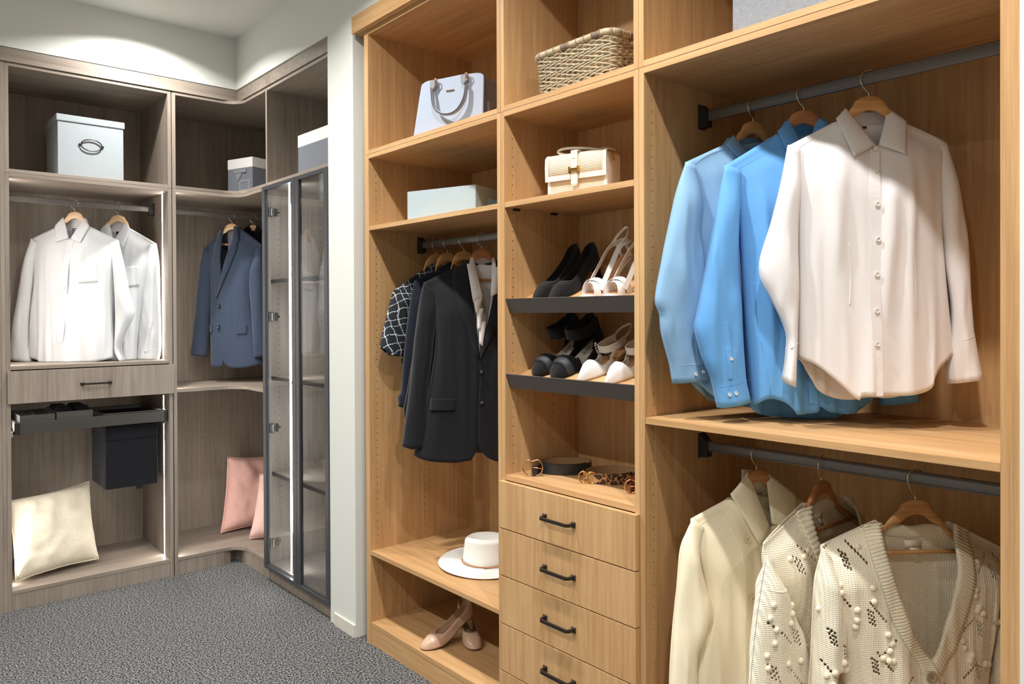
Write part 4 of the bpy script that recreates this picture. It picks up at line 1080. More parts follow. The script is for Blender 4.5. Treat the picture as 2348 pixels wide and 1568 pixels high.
fr = rail_frame(1064, 560, 0, ROD1[0], ROD1[1], 16)
bd = dict(SL=ZB_((420, 398))[0], NL=ZB_((590, 330))[0], TH=ZB_((655, 380))[0], NR=ZB_((730, 330))[0], SR=ZB_((880, 400))[0],
          left=ZB_((430, 700), (430, 1000), (430, 1330)), right=ZB_((860, 700), (860, 1000), (860, 1330)), hem=ZB_((640, 1340)))
hanger(fr, 'wooden hanger carrying the hidden black jacket behind the blazer', 'hanger_wood', half=.19, fit=[bd['SL'], bd['NL'], bd['NR'], bd['SR']])
r, f, o = shirt(fr, 'black jacket mostly hidden behind the black blazer', 'black_cloth', bd, depth=.026, seed=67., name='jacket')
r['category'] = 'jacket'
sleeve(fr, r, ZB_((420, 398), (390, 560), (350, 800), (310, 1050), (284, 1180), (294, 1240)), ZB_((480, 410), (460, 600), (430, 800), (400, 1050), (380, 1200), (375, 1250)), 'black_cloth', bulge=.018, seed=68., amp=.004)

# black blazer with a white ruffled blouse inside it, on one hanger
fr = rail_frame(1105, 553, 0, ROD1[0], ROD1[1], 5)
hanger(fr, 'reddish wooden hanger with a bar carrying the black blazer over a white blouse', 'hanger_wood_red', bar=True, fit=ZB_((470, 420), (682, 296), (855, 298), (1060, 420)))
el = ZB_((700, 470), (735, 700), (752, 850), (752, 1000), (742, 1200), (744, 1370), (735, 1420), (700, 1484))
er = ZB_((836, 470), (800, 650), (752, 850), (752, 1000), (742, 1200), (744, 1370), (765, 1430), (800, 1465))
r, fl, fR, bk = jacket(fr, 'black two-button blazer hanging over a white ruffled blouse', 'suit_black',
    ZB_((412, 398))[0], ZB_((682, 266))[0], ZB_((468, 560), (475, 800), (430, 1100), (350, 1468)), el, ZB_((450, 1490), (600, 1498)),
    ZB_((1118, 400))[0], ZB_((855, 268))[0], ZB_((1080, 560), (1070, 800), (1110, 1100), (1180, 1470)), er, ZB_((862, 1490), (1000, 1498)),
    ZB_((768, 285)), 'lining', 71., depth=.06)
sl, so = sleeve(fr, r, ZB_((412, 398), (384, 520), (352, 750), (322, 1050), (274, 1406)), ZB_((500, 470), (488, 620), (464, 850), (436, 1100), (430, 1406)), 'suit_black', bulge=.036, seed=72., amp=.007, y0=-.012, hem=ZB_((345, 1420)))
sleeve(fr, r, ZB_((1010, 470), (1040, 850), (1080, 1100), (1090, 1406)), ZB_((1118, 400), (1150, 600), (1200, 1000), (1240, 1406)), 'suit_black', bulge=.04, seed=73., amp=.007, y0=-.01)
def lapel(fr, r, outer, inner, sh, mat, n=16, off=.005, name='lapel'):
    A = resample(fr.uvs(outer), n); B = resample(fr.uvs(inner), n); P = []
    for i, (a, b_) in enumerate(zip(A, B)):
        row = []
        for q in range(7):
            p = a.lerp(b_, q/6); row.append(Vector((p.x, sh.y(p.x, p.y)-off-.004*math.sin(math.pi*q/6), p.y)))
        P.append(row)
    return fin(name, MB().grid(P).data(), mat, r, smooth=True, solid=.0025)
lapel(fr, r, ZB_((640, 285), (588, 330), (590, 415), (640, 590), (690, 730), (742, 868)), ZB_((692, 256), (684, 330), (704, 470), (728, 640), (744, 760), (753, 850)), fl, 'suit_black')
lapel(fr, r, ZB_((900, 285), (945, 330), (945, 415), (890, 590), (830, 730), (758, 868)), ZB_((850, 258), (856, 330), (838, 470), (806, 640), (780, 760), (755, 850)), fR, 'suit_black')
patch_on(fr, 'pocket_flap', ZB_((455, 1110), (604, 1108), (600, 1178), (450, 1184)), fl, 'suit_black', r, .006, solid=.004)
seam(fr, ZB_((588, 500), (580, 800), (590, 1100)), fl, 'suit_black', r, r=.001)
buttons(fr, ZB_((760, 942), (763, 1128)), fl, 'button_dark', r, .0105, off=.010)
# the blouse
rb = root(fr, 'blouse', 'white ruffled blouse showing in the neck of the black blazer', 'blouse')
fb, fbR, bb = open_front(fr, rb, ZB_((570, 600), (570, 900), (580, 1150)), ZB_((555, 400))[0], ZB_((690, 290))[0], ZB_((742, 400), (770, 560), (798, 640), (775, 800), (770, 1150)), [],
    ZB_((960, 600), (960, 900), (950, 1150)), ZB_((985, 400))[0], ZB_((848, 290))[0], ZB_((836, 400), (822, 520), (800, 640), (775, 800), (770, 1150)), [], 'shirt_white', depth=.036, seed=75., amp=.004, back_top=ZB_((768, 292)), back_depth=.5)
collar_leaf(fr, rb, ZB_((716, 232), (676, 285), (712, 520), (772, 490)), fl, 'shirt_white', lift=.008, bulge=.006)
collar_leaf(fr, rb, ZB_((835, 232), (870, 285), (858, 470), (820, 490)), fR, 'shirt_white', lift=.008, bulge=.006)
quad(fr, 'collar_stand', ZB_((716, 236), (835, 236), (845, 310), (706, 310)), [.028]*4, 'shirt_white', rb, solid=.002)
for pts, dy in ((ZB_((712, 500), (770, 488), (745, 608), (728, 580)), .002), (ZB_((735, 560), (775, 560), (758, 692), (738, 690)), .003), (ZB_((748, 640), (792, 640), (770, 790), (748, 770)), .001)):
    quad(fr, 'ruffle', pts, [fl.y(*fr.uv(p))-.008-dy*i for i, p in enumerate(pts)], 'shirt_white', rb, bulge=.006, n=8, solid=.0014)
quad(fr, 'brand_label', ZB_((748, 285), (800, 285), (800, 322), (748, 322)), [.012]*4, 'label_white', rb, n=1, solid=.0005)
for k, (a, b_) in enumerate(((752, 796), (764, 784))):
    quad(fr, 'label_print', ZB_((a, 292+k*16), (b_, 292+k*16), (b_, 297+k*16), (a, 297+k*16)), [.0112]*4, 'label_ink', rb, n=1, solid=.0003)

# ------------------------------------------------------------------ white shirts in the brown bay
fr = rail_frame(171, 470, 1, ROD_B[0], ROD_B[1], 0, 1.1870)
bd = dict(SL=ZL((198, 452))[0], NL=ZL((352, 380))[0], TH=ZL((452, 458))[0], NR=ZL((562, 378))[0], SR=ZL((735, 462))[0],
          left=ZL((214, 600), (210, 760), (186, 950), (178, 1172)), right=ZL((712, 620), (695, 780), (695, 950), (705, 1100), (712, 1190)),
          hem=ZL((215, 1190), (272, 1204), (286, 1221), (380, 1222), (520, 1218), (630, 1208)))
hanger(fr, 'pale wooden hanger carrying the white shirt over the brown drawer', 'hanger_wood_pale', half=.18, fit=[bd['SL'], bd['NL'], bd['NR'], bd['SR']])
r, f, o = shirt(fr, 'white dress shirt with a blue neck label, hanging in front of its twin', 'shirt_cool', bd, depth=.055, seed=81., amp=.026)
lf, lo = sleeve(fr, r, ZL((198, 452), (168, 560), (132, 750), (97, 950), (76, 1110), (63, 1198)), ZL((235, 480), (222, 650), (210, 780), (192, 950), (188, 1110), (213, 1216)), 'shirt_cool', bulge=.036, seed=82., amp=.008, y0=-.008)
cuff(fr, lf, lo, ZL((74, 1124))[0], ZL((188, 1134))[0], 0, 'shirt_cool')
rf, ro = sleeve(fr, r, ZL((690, 480), (708, 620), (718, 800), (722, 960), (724, 1100), (730, 1160), (764, 1213)), ZL((738, 466), (768, 600), (800, 760), (838, 910), (795, 1005), (752, 1120), (768, 1212)), 'shirt_cool', bulge=.036, seed=83., amp=.006, y0=-.006)
collar_leaf(fr, r, ZL((392, 316), (350, 375), (374, 476), (447, 452)), f, 'shirt_cool')
collar_leaf(fr, r, ZL((518, 318), (565, 375), (525, 482), (456, 455)), f, 'shirt_cool')
quad(fr, 'collar_stand', ZL((392, 322), (516, 322), (545, 400), (370, 400)), [.03]*4, 'shirt_cool', r, solid=.002)
strip(fr, 'placket', ZL((455, 465), (452, 650), (440, 800), (425, 1000), (408, 1130), (400, 1219)), f, .032, 'shirt_cool', r, off=.003, n=34)
buttons(fr, ZL((452, 540), (450, 648), (443, 757), (433, 863), (432, 968), (415, 1080)), f, 'button_white', r, .0058, off=.006)
pk_ = ZL((524, 604), (628, 598), (630, 722), (528, 732))
patch_on(fr, 'chest_pocket', pk_, f, 'shirt_cool', r, .0028, solid=.0014)
quad(fr, 'brand_label', ZL((443, 386), (489, 388), (487, 402), (443, 404)), [.011]*4, 'label_blue', r, n=1, solid=.0005)
quad(fr, 'label_print', ZL((450, 392), (482, 393), (481, 397), (450, 397)), [.0103]*4, 'label_white', r, n=1, solid=.0003)
quad(fr, 'size_label', ZL((444, 410), (472, 408), (470, 420), (446, 424)), [.011]*4, 'label_blue', r, n=1, solid=.0005)
seam(fr, ZL((220, 470), (290, 425), (355, 395)), f, 'shirt_cool', r); seam(fr, ZL((562, 392), (650, 425), (720, 470)), f, 'shirt_cool', r)

fr = rail_frame(270, 480, 1, ROD_B[0], ROD_B[1], 0, 1.1870)
bd = dict(SL=ZL((492, 480))[0], NL=ZL((640, 392))[0], TH=ZL((722, 470))[0], NR=ZL((812, 390))[0], SR=ZL((972, 484))[0],
          left=ZL((505, 620), (510, 800), (505, 1000), (500, 1205)), right=ZL((935, 640), (908, 780), (880, 950), (862, 1100), (858, 1206)), hem=ZL((620, 1214), (740, 1214)))
hanger(fr, 'pale wooden hanger carrying the white shirt beside the lit panel', 'hanger_wood_pale', half=.18, fit=[bd['SL'], bd['NL'], bd['NR'], bd['SR']])
r, f, o = shirt(fr, 'white dress shirt hanging behind its twin, beside the lit panel', 'shirt_cool', bd, depth=.05, seed=84., amp=.022)
rf, ro = sleeve(fr, r, ZL((925, 490), (915, 640), (898, 800), (872, 1000), (862, 1130), (856, 1206)), ZL((974, 486), (990, 600), (996, 800), (1002, 1000), (1002, 1135), (990, 1208)), 'shirt_cool', bulge=.036, seed=85., amp=.008, y0=-.008)
cuff(fr, rf, ro, ZL((862, 1134))[0], ZL((998, 1136))[0], 0, 'shirt_cool')
strip(fr, 'sleeve_placket', ZL((958, 960), (942, 1050), (930, 1150)), rf, .022, 'shirt_cool', ro, off=.0025)
collar_leaf(fr, r, ZL((674, 342), (632, 395), (672, 492), (718, 462)), f, 'shirt_cool')
collar_leaf(fr, r, ZL((775, 345), (815, 390), (788, 512), (726, 462)), f, 'shirt_cool')
quad(fr, 'collar_stand', ZL((676, 346), (775, 346), (800, 420), (650, 420)), [.03]*4, 'shirt_cool', r, solid=.002)
quad(fr, 'brand_label', ZL((714, 405), (745, 407), (742, 422), (714, 424)), [.011]*4, 'label_blue', r, n=1, solid=.0005)
pk_ = ZL((792, 630), (888, 620), (882, 745), (790, 758))
patch_on(fr, 'chest_pocket', pk_, f, 'shirt_cool', r, .0028, solid=.0014)
seam(fr, ZL((812, 400), (890, 440), (960, 485)), f, 'shirt_cool', r)

# ------------------------------------------------------------------ suits in the corner bay
fr = rail_frame(531, 490, 1, ROD_B[0], ROD_B[1], -8)
hanger(fr, 'pale wooden hanger with a bar carrying the blue-grey suit jacket', 'hanger_wood_pale', bar=True, fit=ZS((243, 512), (360, 396), (448, 380), (600, 494)))
el = ZS((372, 600), (380, 690), (366, 790), (346, 830), (352, 1000), (368, 1120), (388, 1222))
er = ZS((432, 500), (402, 600), (380, 690), (346, 830), (360, 1050), (382, 1190), (420, 1244))
r, fl, fR, bk = jacket(fr, 'blue-grey two-button suit jacket hanging in the corner bay', 'suit_navy',
    ZS((243, 508))[0], ZS((360, 392))[0], ZS((284, 620), (292, 900), (292, 1222)), el, ZS((330, 1243), (370, 1243)),
    ZS((600, 490))[0], ZS((448, 376))[0], ZS((560, 640), (548, 900), (612, 1228)), er, ZS((470, 1250), (540, 1244)),
    ZS((400, 405)), 'lining', 91., depth=.06, name='suit_jacket', cat='suit jacket')
sleeve(fr, r, ZS((243, 508), (226, 640), (202, 900), (169, 1166)), ZS((310, 560), (302, 720), (290, 900), (270, 1180)), 'suit_navy', bulge=.045, seed=92., amp=.007, y0=-.018)
sleeve(fr, r, ZS((545, 560), (528, 720), (545, 950), (552, 1190)), ZS((600, 490), (612, 700), (622, 950), (632, 1180)), 'suit_navy', bulge=.04, seed=93., amp=.007, y0=-.014)
lapel(fr, r, ZS((330, 415), (318, 500), (322, 600), (336, 740), (346, 828)), ZS((356, 392), (368, 560), (379, 680), (364, 780), (348, 828)), fl, 'suit_navy')
lapel(fr, r, ZS((452, 372), (476, 485), (458, 498), (470, 520), (438, 620), (352, 828)), ZS((436, 385), (436, 470), (425, 520), (402, 600), (378, 700), (348, 828)), fR, 'suit_navy', off=.007)
quad(fr, 'inner_shirt', ZS((384, 405), (438, 400), (426, 480), (398, 580)), [.008, .008, -.012, -.02], 'lining_grey', r, n=6)
buttons(fr, ZS((370, 870), (367, 1000)), fR, 'button_dark', r, .011, off=.009)
for c in (ZS((288, 986), (326, 984), (324, 1030), (290, 1034)), ZS((474, 990), (528, 988), (532, 1038), (478, 1042))):
    sh_ = fl if c[0][0] < 510 else fR
    patch_on(fr, 'pocket_flap', c, sh_, 'suit_navy', r, .006, solid=.004)

fr = rail_frame(580, 495, 1, ROD_B[0], ROD_B[1], -8)
bd = dict(SL=ZS((420, 520))[0], NL=ZS((505, 392))[0], TH=ZS((545, 470))[0], NR=ZS((582, 388))[0], SR=ZS((720, 500))[0],
          left=ZS((420, 700), (420, 1000), (420, 1200)), right=ZS((720, 700), (720, 1000), (720, 1200)), hem=ZS((560, 1210)))
hanger(fr, 'pale wooden hanger carrying the black jacket behind the blue-grey suit', 'hanger_wood_pale', half=.18, fit=[bd['SL'], bd['NL'], bd['NR'], bd['SR']])
r, f, o = shirt(fr, 'black jacket hanging behind the blue-grey suit jacket', 'black_cloth', bd, depth=.026, seed=95., name='jacket'); r['category'] = 'jacket'
collar_leaf(fr, r, ZS((520, 360), (488, 400), (525, 500), (548, 440)), f, 'black_cloth')
collar_leaf(fr, r, ZS((562, 360), (600, 400), (580, 500), (552, 440)), f, 'black_cloth')
# ------------------------------------------------------------------ boxes and bags
cloth('box_grey', srgb(160, 168, 172), 420, .35, .1, .95, .07); cloth('box_dark_grey', srgb(112, 116, 124), 420, .5, .1, .95, .16)
cloth('box_mid_grey', srgb(142, 146, 152), 380, .5, .1, .95, .16)
cloth('box_cool', srgb(176, 192, 198), 420, .45, .1, .95, .06); plain('box_white', srgb(222, 222, 216), .8, bump=.1, bscale=300)
plain('tab_grey', srgb(128, 132, 136), .8); plain('window_grey', srgb(120, 124, 134), .3)
plain('lilac', srgb(178, 190, 210), .45, bump=.15, bscale=900); plain('lilac_dark', srgb(44, 50, 66), .5); plain('taupe', srgb(120, 112, 112), .5)
plain('grey_leather', srgb(150, 150, 156), .45); plain('cream_leather', srgb(238, 230, 216), .45, bump=.05, bscale=700)

def rbox(mb, x0, x1, y0, y1, z0, z1, r=.006, M=None, n=3):
    poly = []
    for cx, cy, a0 in ((x1-r, y1-r, 0), (x0+r, y1-r, 90), (x0+r, y0+r, 180), (x1-r, y0+r, 270)):
        for i in range(n+1):
            a = math.radians(a0+90*i/n); poly.append((cx+r*math.cos(a), cy+r*math.sin(a)))
    return mb.prism(poly, z0, z1, M)

# tall grey box with a ring handle
x0, x1, yf = .775, 1.086, E+.105
t = thing('storage_box', 'tall pale grey fabric box with a lid and an oval ring handle', 'box', ((x0+x1)/2, yf+.15, ZB+TH))
w = (x1-x0)/2
fin('box_body', rbox(MB(), -w, w, -.15, .15, 0, .298, .004).data(), 'box_grey', t, bevel=.002)
fin('lid', rbox(MB(), -w-.006, w+.006, -.156, .156, .292, .326, .005).data(), 'box_grey', t, bevel=.003)
c = at(209.5, 334, 1, yf-.004); hx, hz = c.x-(x0+x1)/2, c.z-(ZB+TH)
rg = fin('ring_handle', MB().tube([(hx+.049*math.cos(2*math.pi*i/40), -.159, hz+.030*math.sin(2*math.pi*i/40)) for i in range(40)], .003, 8, closed=True).data(), 'handle_metal', t, True)
for sg in (-1, 1): fin('ring_mount', sphere_data(.007, 10, 8, sy=.7, c=(hx+sg*.053, -.155, hz)).data(), 'handle_metal', rg, True)

def banded_box(label, cx, cy, zb, ang, w, d, h, band, tab=False, loc_corner=None):
    t = thing('storage_box', label, 'box', (cx, cy, zb), ang)
    fin('box_body', rbox(MB(), 0, w, 0, d, 0, h-band, .004).data(), 'box_dark_grey', t, bevel=.002)
    fin('white_band', rbox(MB(), -.001, w+.001, -.001, d+.001, h-band+.0002, h, .004).data(), 'box_white', t, bevel=.002)
    if tab:
        tb = MB(); tb.box(.27*w, .78*w, -.006, -.0008, h-band-.028, h-band-.006)
        tb.prism([(.27*w, h-band-.026), (.62*w, h-band-.026), (.45*w, h-band-.075)], -.004, -.001, Matrix(((1, 0, 0, 0), (0, 0, 1, 0), (0, 1, 0, 0), (0, 0, 0, 1))))
        fin('pull_tab', tb.data(), 'tab_grey', t)
        fm = MB(); a0, a1, b0, b1 = .50*w, .92*w, .030, .092
        for q in ((a0, a1, b0, b0+.008), (a0, a1, b1-.008, b1), (a0, a0+.008, b0+.008, b1-.008), (a1-.008, a1, b0+.008, b1-.008)): fm.box(q[0], q[1], -.004, -.0008, q[2], q[3])
        lh = fin('label_holder', fm.data(), 'box_mid_grey', t)
        fin('label_window', MB().box(a0+.008, a1-.008, -.0022, -.0008, b0+.008, b1-.008).data(), 'window_grey', lh)
    return t
# small box: its right front corner stands at this point
cnr = at(578.5, 420, 1, E+.045); ang = math.radians(-71)
wv_ = .215
cxy = Vector((cnr.x, cnr.y, 0))-Vector((math.cos(ang), math.sin(ang), 0))*wv_
banded_box('small grey fabric box with a white top band, pull tab and label holder', cxy.x, cxy.y, ZB+TH, ang, wv_, .24, .226, .060, True)
p = at(683, 313, 0, D+.06)
banded_box('dark grey fabric box with a white top band above the glass doors', D+.06, p.y, ZB+TH, math.radians(-88), .42, .30, p.z-ZB-TH+.003, .063)
p = at(1679, 60, 0, D+.07)
t = thing('storage_box', 'mottled grey fabric box on the shelf over the blue and white shirts', 'box', (D+.07, p.y, ZJ+TH), math.radians(-90))
fin('box_body', rbox(MB(), 0, .36, 0, .30, 0, .27, .004).data(), 'box_mid_grey', t, bevel=.002)
fin('lid', rbox(MB(), -.004, .364, -.004, .304, .271, .305, .004).data(), 'box_mid_grey', t, bevel=.002)

# low pale box on the second shelf
fr = Frame(at(1012, 480, 0, D+.085), math.radians(-71.7)); fr.o.z = 1.812
a, b_ = fr.uv((934.2, 437.7)), fr.uv((1090.4, 425))
t = thing('storage_box', 'low pale blue-grey woven box with a slot handle on its end', 'box', fr.o, fr.ang)
hgt = (a.y+b_.y)/2
bw = MB(); tk = .005; xa0, xb0 = a.x, b_.x                       # an open box, its end wall cut through for the hand hold
bw.box(xa0, xb0, 0, tk, 0, hgt); bw.box(xa0, xb0, .27-tk, .27, 0, hgt); bw.box(xa0, xa0+tk, tk, .27-tk, 0, hgt); bw.box(xa0+tk, xb0-tk, tk, .27-tk, 0, tk)
s0z, s1z, s0y, s1y = hgt*.52-.016, hgt*.52+.016, .085, .185
bw.box(xb0-tk, xb0, tk, .27-tk, 0, s0z); bw.box(xb0-tk, xb0, tk, .27-tk, s1z, hgt); bw.box(xb0-tk, xb0, tk, s0y, s0z, s1z); bw.box(xb0-tk, xb0, s1y, .27-tk, s0z, s1z)
fin('box_body', bw.data(), 'box_cool', t)

# ---- lilac handbag
fr = Frame(at(1028, 285, 0, D+.11), math.radians(-68.7)); fr.o.z = ZJ+TH
HBZ = zmap(940, 150, 9.224)
t = thing('handbag', 'lilac structured leather handbag with curved handles and gold hardware', 'handbag', fr.o, fr.ang)
ol = [fr.uv(p) for p in HBZ((160, 930), (200, 660), (236, 450), (262, 395), (310, 355), (380, 325), (700, 270), (1050, 195), (1400, 155), (1490, 158), (1540, 190), (1556, 235), (1548, 600), (1540, 900))]
s0 = (ol[1]-ol[0]); bl = ol[0]-s0*(ol[0].y/s0.y); bl.y = .004
s1 = (ol[-1]-ol[-2]); br = Vector((ol[-1].x+.002, .004))
OUT = [bl]+ol+[br]
MXZ = Matrix(((1, 0, 0, 0), (0, 0, 1, 0), (0, 1, 0, 0), (0, 0, 0, 1)))
DPT = .15
for nm, ya, yb in (('front_panel', 0, .010), ('back_panel', DPT-.010, DPT)):
    fp = fin(nm, MB().prism([(p.x, p.y) for p in OUT], ya, yb, MXZ).data(), 'lilac', t, bevel=.002)
    fin('piping', MB().tube([(p.x, yb if nm == 'front_panel' else ya, p.y) for p in OUT], .0022, 6, closed=True).data(), 'lilac_dark', fp, True)
def inset(P, f): 
    c_ = sum((Vector(p) for p in P), Vector((0, 0)))/len(P); return [c_+(Vector(p)-c_)*f for p in P]
G = []
for y, f in ((.010, .985), (.04, .955), (DPT/2, .935), (DPT-.04, .955), (DPT-.010, .985)): G.append([Vector((p.x, y, max(.002, p.y))) for p in inset(OUT, f)])
fin('gusset', MB().grid(G, close_u=True).data(), 'taupe', t, True)
hp = [fr.uv(p) for p in HBZ((505, 500), (525, 640), (560, 850), (640, 985), (760, 1055), (860, 1070), (970, 1045), (1090, 950), (1190, 770), (1225, 600), (1235, 430))]
hs_ = spline([Vector((p.x, -.030+.016*abs(i-5)/5, p.y)) for i, p in enumerate(hp)], 40)
h_ = fin('handle', MB().ribbon(hs_, (0, 0, 0) if 0 else [Vector((-(hs_[min(i+1, 39)]-hs_[max(0, i-1)]).z, 0, (hs_[min(i+1, 39)]-hs_[max(0, i-1)]).x)) for i in range(40)], .016, .009).data(), 'grey_leather', t, bevel=.002)
fin('handle_edge', MB().tube([p+Vector((0, -.008, 0)) for p in hs_], .0022, 6).data(), 'lilac_dark', h_, True)
for q in HBZ((530, 430), (1180, 310)):
    u = fr.uv(q)
    tb = MB(); tb.prism([(u.x-.012, u.y+.016), (u.x+.012, u.y+.018), (u.x+.012, u.y-.010), (u.x, u.y-.022), (u.x-.012, u.y-.010)], -.020, -.001, MXZ)
    ha = fin('handle_tab', tb.data(), 'grey_leather', t, bevel=.002)
    fin('ring', MB().tube([(u.x+.011+.011*math.cos(2*math.pi*i/20), -.016, u.y+.008+.014*math.sin(2*math.pi*i/20)) for i in range(20)], .0022, 6, closed=True).data(), 'rose_gold', ha, True)
u0, u1 = fr.uv(HBZ((772, 560))[0]), fr.uv(HBZ((940, 522))[0])
pl_ = fin('logo_plate', MB().box(u0.x, u1.x, -.003, -.0003, min(u0.y, u1.y)-.003+.002, max(u0.y, u1.y)+.004).data(), 'rose_gold', t, bevel=.001)
for k in range(5):
    xx = lerp(u0.x, u1.x, .2+.15*k); zz = (u0.y+u1.y)/2+.001
    fin('letter', MB().box(xx-.0012, xx+.0012, -.0036, -.0029, zz-.002, zz+.002).data(), 'lilac_dark', pl_)
# zip strap with gold puller on the gusset end
ex = max(p.x for p in OUT)
fin('zip_strap', MB().box(ex-.012, ex-.002, .045, .075, .06, .13).data(), 'taupe', t, bevel=.003)
fin('zip_puller', MB().tube([(ex+.002, .085, .055), (ex+.003, .085, .085), (ex+.002, .085, .11)], [.003, .002, .004], 8).data(), 'gold', t, True)

# ---- cream straw bag
mt, nt, b = newmat('straw')
N = nt.nodes.new; L = nt.links.new
tc = N('ShaderNodeTexCoord'); wvs = []
for sc, d_ in ((62, 'Z'), (95, 'X')):
    w = N('ShaderNodeTexWave'); w.bands_direction = d_; w.inputs['Scale'].default_value = sc; w.inputs['Distortion'].default_value = 1.5; w.inputs['Detail Scale'].default_value = 3
    L(tc.outputs['Object'], w.inputs['Vector']); wvs.append(w.outputs['Fac'])
mu = N('ShaderNodeMath'); mu.operation = 'MULTIPLY_ADD'; L(wvs[1], mu.inputs[0]); mu.inputs[1].default_value = .4; L(wvs[0], mu.inputs[2])
rp = N('ShaderNodeValToRGB'); rp.color_ramp.elements[0].color = srgb(206, 176, 134); rp.color_ramp.elements[1].color = srgb(240, 224, 200); rp.color_ramp.elements[1].position = .7
L(mu.outputs[0], rp.inputs['Fac']); L(rp.outputs['Color'], b.inputs['Base Color']); b.inputs['Roughness'].default_value = .7
bp = N('ShaderNodeBump'); bp.inputs['Strength'].default_value = .5; bp.inputs['Distance'].default_value = .002; L(mu.outputs[0], bp.inputs['Height']); L(bp.outputs['Normal'], b.inputs['Normal'])
fr = Frame(at(1328, 436, 0, D+.10), math.radians(-78)); fr.o.z = 1.812
SBZ = zmap(1230, 320, 11.2)
t = thing('handbag', 'small cream straw handbag with a leather flap strap and gold buckle', 'handbag', fr.o, fr.ang)
tl, tr_, fbl, fbr = [fr.uv(p) for p in SBZ((320, 395), (1850, 238), (268, 1050), (1805, 945))]
ztop = (tl.y+tr_.y)/2; zfl = (fbl.y+fbr.y)/2; xa, xb_ = fbl.x, fbr.x+.004; dp = .085
bd_ = MB(); rbox(bd_, xa+.006, xb_-.006, .002, dp, .001, ztop-.006, .004); fin('bag_body', bd_.data(), 'straw', t, bevel=.003)
for xx in (xa+.003, xb_-.015): fin('edge_trim', MB().box(xx, xx+.012, 0, .006, .001, zfl+.01).data(), 'cream_leather', t, bevel=.0015)
for xx, nm in ((xb_-.0065, 'side_gusset'),): fin(nm, MB().box(xx, xx+.004, .004, dp, .001, ztop-.012).data(), 'cream_leather', t, bevel=.001)
# flap: leather frame round a straw panel, folding over the top
fl_ = MB(); yo = -.006
pr = [(yo, zfl), (yo-.002, lerp(zfl, ztop, .5)), (yo, ztop-.012), (.004, ztop-.002), (.02, ztop), (dp*.6, ztop)]
fl_.grid([[Vector((x, y, z)) for x in np.linspace(xa+.010, xb_-.010, 12)] for y, z in pr])
fp = fin('flap', fl_.data(), 'straw', t, True, solid=.004)
tm = MB()
for xs in ((xa, xa+.013), (xb_-.013, xb_)): tm.grid([[Vector((x, y-.002, z+.0006)) for x in xs] for y, z in pr])
tm.grid([[Vector((x, yo-.002, z)) for x in (xa, xb_)] for z in (zfl-.002, zfl+.014)])
fin('flap_trim', tm.data(), 'cream_leather', fp, solid=.003)
sc_ = fr.uv(SBZ((1030, 700))[0]).x; sw = .0125
sb = fr.uv(SBZ((1010, 1215))[0]).y
ps = [(sc_-sw, ztop+.004), (sc_-sw, sb+sw)]+[(sc_-sw*math.cos(math.pi*i/10), sb+sw-sw*math.sin(math.pi*i/10)) for i in range(1, 10)]+[(sc_+sw, sb+sw), (sc_+sw, ztop+.004)]
stp = MB(); stp.prism(ps[::-1], yo-.010, yo-.005, MXZ); stp.box(sc_-sw, sc_+sw, yo-.009, .05, ztop+.002, ztop+.005)
so_ = fin('flap_strap', stp.data(), 'cream_leather', t, bevel=.0015)
fin('raised_stitch', MB().tube([(sc_+(x-sc_)*.55, yo-.0105, lerp(sb+.006, ztop-.022, (z-sb)/(ztop+.004-sb))) for x, z in ps], .0009, 5, closed=True).data(), 'cream_leather', so_, True)
bz = fr.uv(SBZ((1035, 790))[0]).y
bk_ = MB()
for sg in (-1, 1): bk_.box(sc_+sg*.0165-.0018, sc_+sg*.0165+.0018, yo-.016, yo-.002, bz-.0115, bz+.0115)
bk_.box(sc_-.015, sc_+.015, yo-.0165, yo-.0105, bz-.0055, bz-.001); bk_.box(sc_-.015, sc_+.015, yo-.0165, yo-.0105, bz+.0005, bz+.0055)
fin('buckle', bk_.data(), 'gold', t, bevel=.0006)
hh = [fr.uv(p) for p in SBZ((660, 350), (560, 345), (450, 305), (430, 270), (520, 215), (700, 180), (950, 175), (1250, 190), (1450, 215), (1600, 232))]
hp_ = spline([Vector((p.x, .03, max(p.y, ztop+.003))) for p in hh], 30)
fin('top_handle', MB().tube(hp_, .0048, 8, flat=1.6).data(), 'cream_leather', t, True)
for q in (hh[1], hh[-1]): fin('handle_ring', MB().tube([(q.x+.007*math.cos(2*math.pi*i/16), .03, ztop+.005+.006*math.sin(2*math.pi*i/16)) for i in range(16)], .0013, 6, closed=True).data(), 'hook_metal', t, True)
fin('side_ring', MB().tube([(xb_+.002, .03+.008*math.cos(2*math.pi*i/18), ztop-.022+.012*math.sin(2*math.pi*i/18)) for i in range(18)], .0018, 6, closed=True).data(), 'gold', t, True)

